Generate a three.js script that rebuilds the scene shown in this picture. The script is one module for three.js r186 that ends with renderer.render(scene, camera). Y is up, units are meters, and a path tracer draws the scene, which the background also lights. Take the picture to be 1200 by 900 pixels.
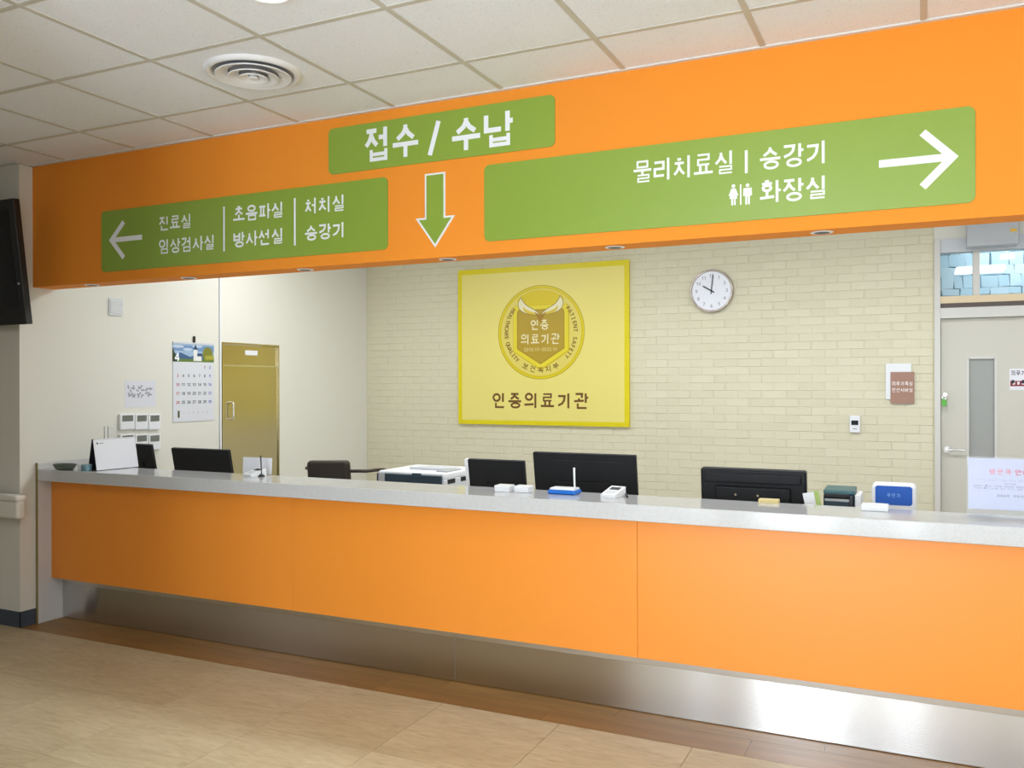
import * as THREE from 'three';
import { RoundedBoxGeometry } from 'three/addons/geometries/RoundedBoxGeometry.js';
import { mergeGeometries } from 'three/addons/utils/BufferGeometryUtils.js';
import { RectAreaLightUniformsLib } from 'three/addons/lights/RectAreaLightUniformsLib.js';

// ---------------------------------------------------------------- camera, sky, exposure
RectAreaLightUniformsLib.init();
const scene = new THREE.Scene();
const FOCAL = 1019.2, EYE = 1.54, RAD = Math.PI / 180;
const camera = new THREE.PerspectiveCamera(2 * Math.atan(450 / FOCAL) / RAD, 4 / 3, 0.05, 60);
camera.rotation.order = 'YXZ';
camera.position.set(0, EYE, 0);
camera.rotation.set(-0.0364 * RAD, 25.2478 * RAD, -0.1333 * RAD);
camera.updateMatrixWorld(true);
const renderer = new THREE.WebGLRenderer({ antialias: true });
renderer.toneMapping = THREE.LinearToneMapping;
renderer.toneMappingExposure = 1.0;
renderer.shadowMap.enabled = true;
scene.background = new THREE.Color().setRGB(0.5, 0.55, 0.6);                // never in view: the rooms are closed
const LOBBY_LAMP = 4.2, OFFICE_LAMP = 12.6, DAY = 0.64;

// ---------------------------------------------------------------- a pixel of the photograph gives a direction; the plane it lies on gives the place
const E0 = new THREE.Vector3(0, EYE, 0);
function ray(px, py) { return new THREE.Vector3((px - 600) / FOCAL, -(py - 450) / FOCAL, -1).applyQuaternion(camera.quaternion); }
function onX(px, py, x) { const d = ray(px, py); return d.multiplyScalar(x / d.x).add(E0); }
function onY(px, py, y) { const d = ray(px, py); return d.multiplyScalar((y - EYE) / d.y).add(E0); }
function onZ(px, py, z) { const d = ray(px, py); return d.multiplyScalar(z / d.z).add(E0); }

// ---------------------------------------------------------------- main planes, in metres
const CEIL = 2.94, FZ = -3.744, SOFFIT = 2.165, FBACK = -3.898;
const WX = -5.17, WFRONT = -3.652, BZ = -7.46;
const TOPY = 0.996, SLABY = 0.921, SLABZ = -3.757, SLABB = -4.085, PANELZ = -3.855, KICKZ = -3.936, PANELY = 0.2786;
const GRID = 0.605, GX = -3.0176, GZ = -2.7386;
const ROOM_R = 3.2, ROOM_L = -11.0, ROOM_F = 1.6, DESK = 0.72;

// ---------------------------------------------------------------- helpers
let seed = 7;
function rnd() { seed = (seed * 1664525 + 1013904223) >>> 0; return seed / 4294967296; }
const rr = (a, b) => a + (b - a) * rnd();
const used = new Map();
function numbered(n) { const k = used.get(n) ?? 0; used.set(n, k + 1); return k ? n + '_' + String(k).padStart(3, '0') : n; }
function thing(name, label, category, pos = [0, 0, 0], turn = 0, group, kind) {
  const o = new THREE.Group(); o.name = numbered(name); scene.add(o);
  o.position.set(...pos); o.rotation.y = turn; o.userData = { label, category };
  if (group) o.userData.group = group;
  if (kind) o.userData.kind = kind;
  return o;
}
function part(parent, name, geo, mat, pos = [0, 0, 0], rot = [0, 0, 0], label) {
  const m = new THREE.Mesh(geo, mat); m.name = name; m.position.set(...pos); m.rotation.set(...rot);
  if (label) m.userData.label = label;
  parent.add(m); return m;
}
function single(name, label, category, geo, mat, pos = [0, 0, 0], turn = 0, group, kind) {
  const m = new THREE.Mesh(geo, mat); m.name = numbered(name); scene.add(m); m.position.set(...pos); m.rotation.y = turn; m.userData = { label, category };
  if (group) m.userData.group = group;
  if (kind) m.userData.kind = kind;
  return m;
}
// planar uv in metres from the face direction
function uvm(g, s = 1) {
  g = g.index ? g.toNonIndexed() : g;
  const p = g.attributes.position, n = g.attributes.normal, uv = new Float32Array(p.count * 2);
  for (let i = 0; i < p.count; i++) {
    const ax = Math.abs(n.getX(i)), ay = Math.abs(n.getY(i)), az = Math.abs(n.getZ(i));
    let u, v;
    if (az >= ax && az >= ay) { u = p.getX(i); v = p.getY(i); } else if (ax >= ay) { u = -p.getZ(i); v = p.getY(i); } else { u = p.getX(i); v = -p.getZ(i); }
    uv[i * 2] = u * s; uv[i * 2 + 1] = v * s;
  }
  g.setAttribute('uv', new THREE.BufferAttribute(uv, 2));
  return g;
}
const box = (w, h, d) => uvm(new THREE.BoxGeometry(w, h, d));
function rbox(w, h, d, r = 0.004, seg = 2) { return uvm(new RoundedBoxGeometry(w, h, d, seg, Math.min(r, w / 2.01, h / 2.01, d / 2.01))); }
// box by its corners
function cbox(x0, x1, y0, y1, z0, z1, r = 0) { const g = r ? rbox(Math.abs(x1 - x0), Math.abs(y1 - y0), Math.abs(z1 - z0), r) : new THREE.BoxGeometry(Math.abs(x1 - x0), Math.abs(y1 - y0), Math.abs(z1 - z0)); g.translate((x0 + x1) / 2, (y0 + y1) / 2, (z0 + z1) / 2); return uvm(g); }
const cyl = (r0, r1, h, seg = 32) => new THREE.CylinderGeometry(r0, r1, h, seg);
function roundRect(w, h, r) {
  const s = new THREE.Shape(), x = -w / 2, y = -h / 2;
  s.moveTo(x + r, y); s.lineTo(x + w - r, y); s.absarc(x + w - r, y + r, r, -Math.PI / 2, 0); s.lineTo(x + w, y + h - r); s.absarc(x + w - r, y + h - r, r, 0, Math.PI / 2);
  s.lineTo(x + r, y + h); s.absarc(x + r, y + h - r, r, Math.PI / 2, Math.PI); s.lineTo(x, y + r); s.absarc(x + r, y + r, r, Math.PI, 1.5 * Math.PI);
  return s;
}
function extrude(shape, d, bevel = 0) { return new THREE.ExtrudeGeometry(shape, { depth: d, bevelEnabled: bevel > 0, bevelSize: bevel, bevelThickness: bevel, bevelSegments: 2, curveSegments: 10 }); }
// front-facing print plate: uv 0..1 over the w x h face
function plate(w, h, r, d, bevel = 0) {
  const g = extrude(roundRect(w - 2 * bevel, h - 2 * bevel, r), d - 2 * bevel, bevel); g.translate(0, 0, bevel);
  const p = g.attributes.position, uv = g.attributes.uv;
  for (let i = 0; i < p.count; i++) uv.setXY(i, p.getX(i) / w + 0.5, p.getY(i) / h + 0.5);
  return g;
}
function poly(pts) { const s = new THREE.Shape(); pts.forEach(([x, y], i) => (i ? s.lineTo(x, y) : s.moveTo(x, y))); s.closePath(); return s; }
function canvas(w, h) { const c = document.createElement('canvas'); c.width = w; c.height = h; return c; }
function canvasTex(c) { const t = new THREE.CanvasTexture(c); t.colorSpace = THREE.SRGBColorSpace; t.anisotropy = 8; return t; }
function dataTex(n, m, fn, srgb) {
  const d = new Uint8Array(n * m * 4);
  for (let y = 0; y < m; y++) for (let x = 0; x < n; x++) { const c = fn(x / n, y / m), i = (y * n + x) * 4; d[i] = c[0]; d[i + 1] = c[1]; d[i + 2] = c[2]; d[i + 3] = 255; }
  const t = new THREE.DataTexture(d, n, m); t.wrapS = t.wrapT = THREE.RepeatWrapping; t.magFilter = THREE.LinearFilter; t.minFilter = THREE.LinearMipmapLinearFilter; t.generateMipmaps = true;
  if (srgb) t.colorSpace = THREE.SRGBColorSpace;
  t.needsUpdate = true; return t;
}
// tiling value noise
function noiser(s) {
  const tab = new Float32Array(65536); let q = s >>> 0; for (let i = 0; i < 65536; i++) { q = (q * 1664525 + 1013904223) >>> 0; tab[i] = q / 4294967296; }
  const at = (x, y, px, py) => tab[((((x % px) + px) % px) * 317 + (((y % py) + py) % py) * 7919) & 65535];
  return (u, v, px, py) => {
    const x = u * px, y = v * py, ix = Math.floor(x), iy = Math.floor(y); let fx = x - ix, fy = y - iy; fx = fx * fx * (3 - 2 * fx); fy = fy * fy * (3 - 2 * fy);
    const a = at(ix, iy, px, py), b = at(ix + 1, iy, px, py), c = at(ix, iy + 1, px, py), d = at(ix + 1, iy + 1, px, py);
    return a + (b - a) * fx + (c - a) * fy + (a - b - c + d) * fx * fy;
  };
}
const n1 = noiser(11), n2 = noiser(57), n3 = noiser(101);
const mix = (a, b, t) => a + (b - a) * t, cl = (x) => Math.max(0, Math.min(255, x));

// ---------------------------------------------------------------- textures
const plasterBump = dataTex(256, 256, (u, v) => { const k = 110 + 60 * n1(u, v, 64, 64) + 60 * n2(u, v, 20, 20); return [k, k, k]; });
const floorMap = dataTex(1024, 1024, (u, v) => {
  const w = 0.02 * n1(u, v, 6, 10), a = n1(u, v + w, 9, 34), b = n2(u, v + w, 40, 170), c = n3(u, v, 5, 14), d = n2(u, v, 90, 400);
  let t = 0.24 * a + 0.3 * b + 0.22 * c + 0.24 * d; t = (t - 0.5) * 1.25 + 0.5;
  const vein = Math.max(0, n3(u, v + w, 30, 190) - 0.74) * 1.5;
  return [cl(mix(184, 214, t) - 34 * vein), cl(mix(166, 199, t) - 36 * vein), cl(mix(128, 164, t) - 38 * vein)];
}, true);
const plankMap = dataTex(512, 512, (u, v) => {
  const a = n1(u, v, 6, 60), b = n2(u, v, 14, 200), c = n3(u, v, 4, 8);
  const t = (0.4 * a + 0.3 * b + 0.3 * c - 0.5) * 0.9 + 0.5;
  return [cl(mix(130, 180, t)), cl(mix(92, 132, t)), cl(mix(44, 68, t))];
}, true);
const tileCan = (() => {
  const c = canvas(512, 512), g = c.getContext('2d'); g.fillStyle = '#eff2f7'; g.fillRect(0, 0, 512, 512);
  const b = canvas(512, 512), h = b.getContext('2d'); h.fillStyle = '#d0d0d0'; h.fillRect(0, 0, 512, 512);
  for (let i = 0; i < 2600; i++) {
    const x = rnd() * 512, y = rnd() * 512, s = rr(0.5, 1.6), l = rr(0, 1) < 0.25 ? rr(2, 6) : 0, an = rr(0, 3.1);
    for (const [k, col] of [[g, `rgba(150,144,136,${rr(0.15, 0.55)})`], [h, 'rgba(20,20,20,0.8)']]) { k.strokeStyle = k.fillStyle = col; k.lineWidth = s; k.beginPath(); if (l) { k.moveTo(x, y); k.lineTo(x + l * Math.cos(an), y + l * Math.sin(an)); k.stroke(); } else { k.arc(x, y, s * 0.8, 0, 7); k.fill(); } }
  }
  return [canvasTex(c), new THREE.CanvasTexture(b)];
})();
const quartzMap = dataTex(512, 512, (u, v) => { const s = n1(u, v, 256, 256), q = n2(u, v, 90, 90), k = 200 + 10 * (q - 0.5) - (s > 0.86 ? 16 : 0); return [k, k, k - 1]; }, true);
const rep = (t, x, y) => { const c = t.clone(); c.wrapS = c.wrapT = THREE.RepeatWrapping; c.repeat.set(x, y); c.needsUpdate = true; return c; };

// ---------------------------------------------------------------- materials
const L = (r, g, b) => new THREE.Color().setRGB(r, g, b);
const std = (color, roughness = 0.6, more = {}) => new THREE.MeshStandardMaterial({ color, roughness, ...more });
const phy = (color, roughness = 0.6, more = {}) => new THREE.MeshPhysicalMaterial({ color, roughness, ...more });
const M = {
  orange: std(L(0.88, 0.29, 0.03), 0.38),
  orangeMatte: phy(L(0.88, 0.29, 0.03), 0.7, { specularIntensity: 0.35 }),
  wallCream: std(L(0.74, 0.715, 0.63), 0.75, { bumpMap: rep(plasterBump, 2, 2), bumpScale: 0.0006 }),
  wallPale: std(L(0.78, 0.75, 0.66), 0.7, { bumpMap: rep(plasterBump, 2, 2), bumpScale: 0.0006 }),
  hallWhite: std(L(0.80, 0.80, 0.79), 0.75),
  wallSage: std(L(0.44, 0.55, 0.51), 0.75, { bumpMap: rep(plasterBump, 2, 2), bumpScale: 0.0006 }),
  wallLow: std(L(0.60, 0.60, 0.50), 0.75, { bumpMap: rep(plasterBump, 2, 2), bumpScale: 0.0006 }),
  brick: [L(0.715, 0.66, 0.48), L(0.70, 0.645, 0.465), L(0.73, 0.675, 0.495)].map((c) => std(c, 0.7, { bumpMap: rep(plasterBump, 6, 6), bumpScale: 0.0012 })),
  mortar: std(L(0.66, 0.615, 0.445), 0.85),
  base: std(L(0.055, 0.07, 0.095), 0.5),
  tile: std(L(1, 1, 1), 0.9, { map: tileCan[0], bumpMap: tileCan[1], bumpScale: 0.0015 }),
  rail: std(L(0.58, 0.56, 0.49), 0.5),
  railEdge: std(L(0.72, 0.71, 0.68), 0.5),
  floor: std(L(1, 1, 1), 0.42, { map: floorMap }),
  gap: std(L(0.10, 0.08, 0.05), 0.9),
  plank: std(L(1, 1, 1), 0.38, { map: plankMap }),
  quartz: std(L(1, 1, 1), 0.12, { map: rep(quartzMap, 3, 3) }),
  endPanel: std(L(0.62, 0.60, 0.575), 0.35),
  edgeGold: std(L(0.26, 0.20, 0.06), 0.4),
  steel: phy(L(0.60, 0.59, 0.57), 0.22, { metalness: 1, anisotropy: 1 }),
  chrome: std(L(0.75, 0.74, 0.72), 0.18, { metalness: 1 }),
  warmReflectSteel: phy(L(0.56, 0.50, 0.34), 0.24, { metalness: 1 }),  // stainless steel; the warm tone it reflects is put into the colour
  white: std(L(0.82, 0.82, 0.82), 0.45),
  paper: std(L(0.80, 0.80, 0.82), 0.8),
  black: std(L(0.012, 0.012, 0.013), 0.4),
  blackGloss: std(L(0.008, 0.008, 0.009), 0.12),
  darkGrey: phy(L(0.01, 0.0105, 0.012), 0.5, { specularIntensity: 0.5 }),
  grey: std(L(0.42, 0.42, 0.43), 0.5),
  lightGrey: std(L(0.62, 0.63, 0.65), 0.45),
  navy: std(L(0.012, 0.035, 0.055), 0.3),
  blue: std(L(0.01, 0.16, 0.62), 0.35),
  beige: std(L(0.62, 0.50, 0.32), 0.55),
  frame: std(L(0.66, 0.63, 0.57), 0.45),
  doorLeaf: std(L(0.62, 0.58, 0.49), 0.5, { bumpMap: rep(plasterBump, 1, 1), bumpScale: 0.0003 }),
  woodLight: std(L(0.76, 0.60, 0.38), 0.5),
  woodDark: std(L(0.10, 0.07, 0.055), 0.5),
  leather: std(L(0.028, 0.018, 0.010), 0.45),
  glass: phy(L(0.92, 0.97, 1), 0.03, { transmission: 1, thickness: 0 }),
  frosted: phy(L(0.36, 0.36, 0.33), 0.5),
  acrylic: phy(L(0.97, 0.98, 1), 0.22, { transmission: 1, thickness: 0, specularIntensity: 0.4 }),
  signGreen: L(0.255, 0.37, 0.045),
};
function lampMat(c, k) { return new THREE.MeshStandardMaterial({ color: L(0.9, 0.9, 0.9), emissive: c, emissiveIntensity: k, roughness: 0.6 }); }

// ---------------------------------------------------------------- Hangul lettering from strokes
const JL = 'ㄱㄲㄴㄷㄸㄹㅁㅂㅃㅅㅆㅇㅈㅉㅊㅋㅌㅍㅎ', JV = 'ㅏㅐㅑㅒㅓㅔㅕㅖㅗㅘㅙㅚㅛㅜㅝㅞㅟㅠㅡㅢㅣ', JT = ' ㄱㄲㄳㄴㄵㄶㄷㄹㄺㄻㄼㄽㄾㄿㅀㅁㅂㅄㅅㅆㅇㅈㅊㅋㅌㅍㅎ';
const CONS = {
  'ㄱ': (k) => [k === 'side' ? [[0.04, 0.06], [0.9, 0.06], [0.82, 0.5], [0.55, 0.8], [0.05, 0.99]] : [[0.04, 0.06], [0.92, 0.06], [0.88, 1]]],
  'ㄴ': () => [[[0.08, 0], [0.08, 0.93], [1, 0.93]]],
  'ㄷ': () => [[[0.96, 0.06], [0.08, 0.06], [0.08, 0.94], [1, 0.94]]],
  'ㄹ': () => [[[0.04, 0.05], [0.93, 0.05], [0.93, 0.49], [0.08, 0.49], [0.08, 0.95], [0.98, 0.95]]],
  'ㅁ': () => [[[0.08, 0.06], [0.92, 0.06], [0.92, 0.94], [0.08, 0.94], [0.08, 0.06], [0.3, 0.06]]],
  'ㅂ': () => [[[0.08, 0], [0.08, 0.95], [0.92, 0.95], [0.92, 0]], [[0.08, 0.46], [0.92, 0.46]]],
  'ㅅ': () => [[[0.5, 0], [0.5, 0.25], [0.36, 0.62], [0.02, 0.98]], [[0.5, 0.25], [0.66, 0.62], [0.98, 0.98]]],
  'ㅇ': () => ['o', 0.5, 0.5, 0.46, 0.46],
  'ㅈ': () => [[[0.06, 0.06], [0.94, 0.06]], [[0.5, 0.06], [0.47, 0.35], [0.3, 0.7], [0.02, 0.98]], [[0.49, 0.38], [0.68, 0.7], [0.98, 0.98]]],
  'ㅊ': () => [[[0.32, 0.0], [0.68, 0.0]], [[0.06, 0.25], [0.94, 0.25]], [[0.5, 0.25], [0.46, 0.52], [0.28, 0.8], [0.02, 1]], [[0.49, 0.52], [0.7, 0.8], [0.98, 1]]],
  'ㅍ': () => [[[0.04, 0.06], [0.96, 0.06]], [[0.3, 0.06], [0.3, 0.94]], [[0.7, 0.06], [0.7, 0.94]], [[0.02, 0.94], [0.98, 0.94]]],
  'ㅎ': () => [[[0.32, 0.0], [0.68, 0.0]], [[0.05, 0.24], [0.95, 0.24]], ['o', 0.5, 0.7, 0.36, 0.28]],
};
function syllable(ch) {
  const code = ch.charCodeAt(0) - 0xac00; if (code < 0) return [];
  const l = JL[Math.floor(code / 588)], v = JV[Math.floor((code % 588) / 28)], t = JT[code % 28], out = [];
  const put = (j, x0, y0, x1, y1, kind, thin = 1) => {
    const w = x1 - x0, h = y1 - y0, s = CONS[j](kind), from = out.length;
    const one = (q) => (q[0] === 'o' ? out.push(['o', x0 + q[1] * w, y0 + q[2] * h, q[3] * w, q[4] * h]) : out.push(q.map(([x, y]) => [x0 + x * w, y0 + y * h])));
    if (s[0] === 'o') one(s); else s.forEach(one);
    for (let i = from; i < out.length; i++) out[i].thin = thin;
  };
  const hasT = t !== ' ', side = 'ㅏㅐㅑㅓㅔㅕㅣ'.includes(v), low = 'ㅗㅛㅜㅠㅡ'.includes(v), B = hasT ? 0.58 : 0.98;
  if (hasT) put(t, 0.2, 0.665, 0.9, 0.99, 'under', t === 'ㄹ' ? 0.66 : 'ㅂㅁ'.includes(t) ? 0.8 : 0.92);
  if (side) {
    const wide = 'ㅓㅔㅕㅐ'.includes(v) ? 0.5 : 0.6, cy0 = hasT ? 0.05 : 0.14, cy1 = hasT ? 0.55 : 0.82;
    put(l, 0.04, cy0, wide, cy1, 'side');
    const x = 0.82, my = hasT ? 0.3 : 0.46; out.push([[x, 0], [x, hasT ? 0.6 : 1]]);
    if (v === 'ㅏ') out.push([[x, my], [1.0, my]]);
    if (v === 'ㅓ') out.push([[0.56, my], [x, my]]);
    if (v === 'ㅐ') { out.push([[0.64, 0.03], [0.64, hasT ? 0.58 : 0.96]], [[0.64, my], [x, my]]); }
    if (v === 'ㅔ') { out.push([[0.66, 0.03], [0.66, hasT ? 0.58 : 0.96]], [[0.5, my], [0.66, my]]); }
  } else if (low) {
    const up = 'ㅗㅛ'.includes(v), down = 'ㅜㅠ'.includes(v), cy1 = hasT ? (v === 'ㅡ' ? 0.4 : 0.32) : down ? 0.46 : up ? 0.52 : 0.62, hy = hasT ? (up ? 0.56 : v === 'ㅡ' ? 0.55 : 0.45) : down ? 0.62 : 0.86;
    put(l, 0.17, 0.03, 0.83, cy1, 'over', l === 'ㄹ' ? 0.78 : 'ㅁㅂ'.includes(l) && hasT ? 0.8 : 1);
    out.push([[0.0, hy], [1, hy]]);
    for (const x of 'ㅛㅠ'.includes(v) ? [0.34, 0.66] : v === 'ㅡ' ? [] : [0.5]) out.push(up ? [[x, cy1 + 0.02], [x, hy]] : [[x, hy], [x, hasT ? 0.64 : 1.02]]);
  } else {                                                            // ㅘ ㅢ : under and beside
    const cy1 = hasT ? 0.3 : 0.46, hy = hasT ? 0.52 : 0.78;
    put(l, 0.08, 0.02, 0.62, cy1, 'over');
    out.push([[0.0, hy], [0.7, hy - 0.04]]);
    if (v === 'ㅘ') out.push([[0.35, cy1 + 0.02], [0.35, hy]]);
    out.push([[0.84, 0], [0.84, hasT ? 0.62 : 1]]);
    if (v === 'ㅘ') out.push([[0.84, hasT ? 0.28 : 0.46], [1.02, hasT ? 0.28 : 0.46]]);
  }
  return out;
}
// draws text into a box of the canvas; the box may lean (y at the right end differs)
function hangul(g, text, x, y, w, h, color, weight = 0.12, gap = 0.1) {
  const n = [...text].length, cw = w / (n - gap), sw = cw * (1 - gap);
  g.strokeStyle = color; g.lineJoin = 'miter'; g.lineCap = 'butt'; g.lineWidth = weight * Math.min(sw, h);
  [...text].forEach((ch, i) => {
    for (const s of syllable(ch)) {
      const X = (u) => x + i * cw + sw * (0.02 + 0.95 * u), Y = (v) => y + h * (0.04 + 0.92 * v);
      g.lineWidth = weight * Math.min(sw, h) * (s.thin ?? 1);
      g.beginPath();
      if (s[0] === 'o') g.ellipse(X(s[1]), Y(s[2]), s[3] * sw * 0.92, s[4] * h * 0.92, 0, 0, 7); else s.forEach(([u, v], k) => (k ? g.lineTo(X(u), Y(v)) : g.moveTo(X(u), Y(v))));
      g.stroke();
    }
  });
}

// ================================================================ THE SETTING
// floor: vinyl tiles and the dark plank border along the counter
const FLOOR_EDGE = -3.648;
const floor = thing('floor', 'beige stone-look vinyl tile floor with a brown plank border along the counter', 'floor', [0, 0, 0], 0, null, 'structure');
part(floor, 'subfloor', cbox(ROOM_L - 0.2, ROOM_R + 0.2, -0.12, -0.0035, ROOM_F + 0.2, -9.4), M.gap);
{
  const geos = [];
  for (let k = 0; k < 8; k++) {
    const g = new THREE.BoxGeometry(GRID - 0.0022, 0.004, GRID - 0.0022), u0 = rnd(), v0 = rnd(), p = g.attributes.position, uv = g.attributes.uv, fl = k % 2 ? -1 : 1;
    for (let i = 0; i < p.count; i++) uv.setXY(i, u0 + fl * p.getX(i) / 2.42, v0 + p.getZ(i) / 2.42);
    geos.push(g);
  }
  for (let j = 0; j < 9; j++) for (let i = 0; i < 24; i++) {
    const x = -2.09 + (i - 14.5) * GRID, z = FLOOR_EDGE + (j + 0.5) * GRID;
    if (x < ROOM_L || x > ROOM_R) continue;
    part(floor, 'floor_tile', geos[Math.floor(rnd() * 8)], M.floor, [x, -0.002, z]);
  }
  const pg = [];
  for (let k = 0; k < 5; k++) { const g = new THREE.BoxGeometry(0.918 - 0.0016, 0.004, 0.184 - 0.0016), u0 = rnd(), v0 = rnd(), p = g.attributes.position, uv = g.attributes.uv; for (let i = 0; i < p.count; i++) uv.setXY(i, u0 + p.getX(i) / 1.6, v0 + p.getZ(i) / 0.8); pg.push(g); }
  for (let r = 0; r < 2; r++) for (let i = -6; i < 5; i++) {
    const x = (r ? -0.373 : -0.667) + (i + 0.5) * 0.918; if (x < WX - 0.5 || x > ROOM_R) continue;
    part(floor, 'border_plank', pg[Math.floor(rnd() * 5)], M.plank, [x, -0.002, FLOOR_EDGE - 0.092 - r * 0.184]);
  }
  part(floor, 'office_floor', cbox(WX, ROOM_R, -0.0035, 0, -4.016, BZ), M.lightGrey);
}
// ceiling: mineral tiles lying in a rail grid
const ceiling = thing('ceiling', 'white mineral fibre tile ceiling hung in a beige rail grid', 'ceiling', [0, 0, 0], 0, null, 'structure');
part(ceiling, 'ceiling_slab', cbox(ROOM_L - 0.2, ROOM_R + 0.2, CEIL + 0.03, CEIL + 0.2, ROOM_F + 0.2, BZ - 0.1), M.white);
const LAMPS = [[1, 2], [3, 2], [5, 2], [2, 5], [5, 5]];                  // grid cells that hold a lobby light panel
const inLamp = (i, j) => [...LAMPS, [-8, 3], [-10, 5]].some(([a, b]) => a === i - 2 && b === j);
{
  const geos = [];
  for (let k = 0; k < 4; k++) {
    const g = new THREE.BoxGeometry(GRID - 0.016, 0.014, GRID - 0.016), p = g.attributes.position, uv = g.attributes.uv, a = k * Math.PI / 2;
    for (let i = 0; i < p.count; i++) { const x = p.getX(i) / GRID, z = p.getZ(i) / GRID; uv.setXY(i, 0.5 + x * Math.cos(a) - z * Math.sin(a), 0.5 + x * Math.sin(a) + z * Math.cos(a)); }
    geos.push(g);
  }
  const last = new THREE.BoxGeometry(GRID - 0.016, 0.014, 0.385); { const p = last.attributes.position, uv = last.attributes.uv; for (let i = 0; i < p.count; i++) uv.setXY(i, 0.5 + p.getX(i) / GRID, 0.5 + p.getZ(i) / GRID); }
  const I0 = Math.ceil((ROOM_L - GX) / GRID) - 1, I1 = Math.floor((ROOM_R - GX) / GRID), J1 = Math.floor((ROOM_F - GZ) / GRID);
  for (let i = I0; i <= I1; i++) {
    const x = GX + (i + 0.5) * GRID;
    for (let j = -1; j <= J1; j++) {
      if (inLamp(i, j)) continue;
      part(ceiling, 'ceiling_tile', geos[Math.floor(rnd() * 4)], M.tile, [x, CEIL + 0.011, GZ + (j + 0.5) * GRID]);
    }
    part(ceiling, 'ceiling_tile', last, M.tile, [x, CEIL + 0.011, GZ - GRID - 0.2]);
    part(ceiling, 'ceiling_rail', cbox(-0.012, 0.012, CEIL, CEIL + 0.03, ROOM_F, FZ), M.rail, [GX + i * GRID, 0, 0]);
  }
  for (let j = -1; j <= J1; j++) part(ceiling, 'ceiling_rail', cbox(ROOM_L, ROOM_R, CEIL + 0.001, CEIL + 0.03, -0.012, 0.012), M.rail, [0, 0, GZ + j * GRID]);
  part(ceiling, 'edge_angle', cbox(WX, ROOM_R, CEIL - 0.003, CEIL + 0.03, FZ, FZ + 0.022), M.railEdge);
  part(ceiling, 'edge_angle', cbox(ROOM_L, WX, CEIL - 0.003, CEIL + 0.03, WFRONT, WFRONT + 0.02), M.rail);
  part(ceiling, 'edge_angle', cbox(WX, WX + 0.02, CEIL - 0.003, CEIL + 0.03, WFRONT, FZ), M.rail);
}
// bulkhead over the counter
{
  const b = thing('wall_bulkhead', 'orange bulkhead hanging from the ceiling above the counter', 'bulkhead', [0, 0, 0], 0, null, 'structure');
  part(b, 'orange_cladding', cbox(WX, ROOM_R, SOFFIT, CEIL + 0.03, FBACK, FZ), M.orangeMatte);
  part(b, 'rear_lining', cbox(WX, ROOM_R, SOFFIT + 0.004, CEIL + 0.03, FBACK - 0.012, FBACK), M.wallPale);  // unseen pale back, added to cut orange bounce into the office
}
// left walls
{
  const w = thing('wall_left', 'sage and cream painted wall behind the television', 'wall', [0, 0, 0], 0, null, 'structure');
  part(w, 'upper_paint', cbox(ROOM_L - 0.2, WX - 0.012, 0.66, CEIL + 0.03, WFRONT, WFRONT - 0.2), M.wallSage);
  part(w, 'lower_paint', cbox(ROOM_L - 0.2, WX - 0.012, 0, 0.66, WFRONT, WFRONT - 0.2), M.wallLow);
  const s = thing('wall_office_left', 'cream painted office side wall with a vertical joint', 'wall', [0, 0, 0], 0, null, 'structure');
  part(s, 'plain_wall', cbox(WX - 0.2, WX, 0, CEIL + 0.03, WFRONT + 0.0005, -5.378), M.wallCream);
  part(s, 'joint_strip', cbox(WX - 0.03, WX - 0.012, 0, CEIL, -5.378, -5.386), M.grey);
  part(s, 'edge_trim', cbox(WX - 0.1, WX + 0.003, 0, CEIL, -5.386, -5.402), M.white);
  part(s, 'panel_wall', cbox(WX - 0.2, WX + 0.001, 0, CEIL + 0.03, -5.402, -5.408), M.wallPale);
  part(s, 'panel_wall', cbox(WX - 0.2, WX + 0.001, 1.884, CEIL + 0.03, -5.408, -6.112), M.wallPale);
  part(s, 'panel_wall', cbox(WX - 0.2, WX + 0.001, 0, CEIL + 0.03, -6.112, BZ - 0.1), M.wallPale);
  const b = thing('baseboard_left', 'slate blue vinyl baseboard turning the wall corner', 'baseboard', [0, 0, 0], 0, null, 'structure');
  part(b, 'front_run', cbox(ROOM_L, WX + 0.004, 0, 0.1, WFRONT + 0.004, WFRONT), M.base);
  part(b, 'side_run', cbox(WX, WX + 0.004, 0, 0.1, WFRONT + 0.004, SLABZ), M.base);
}
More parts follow.
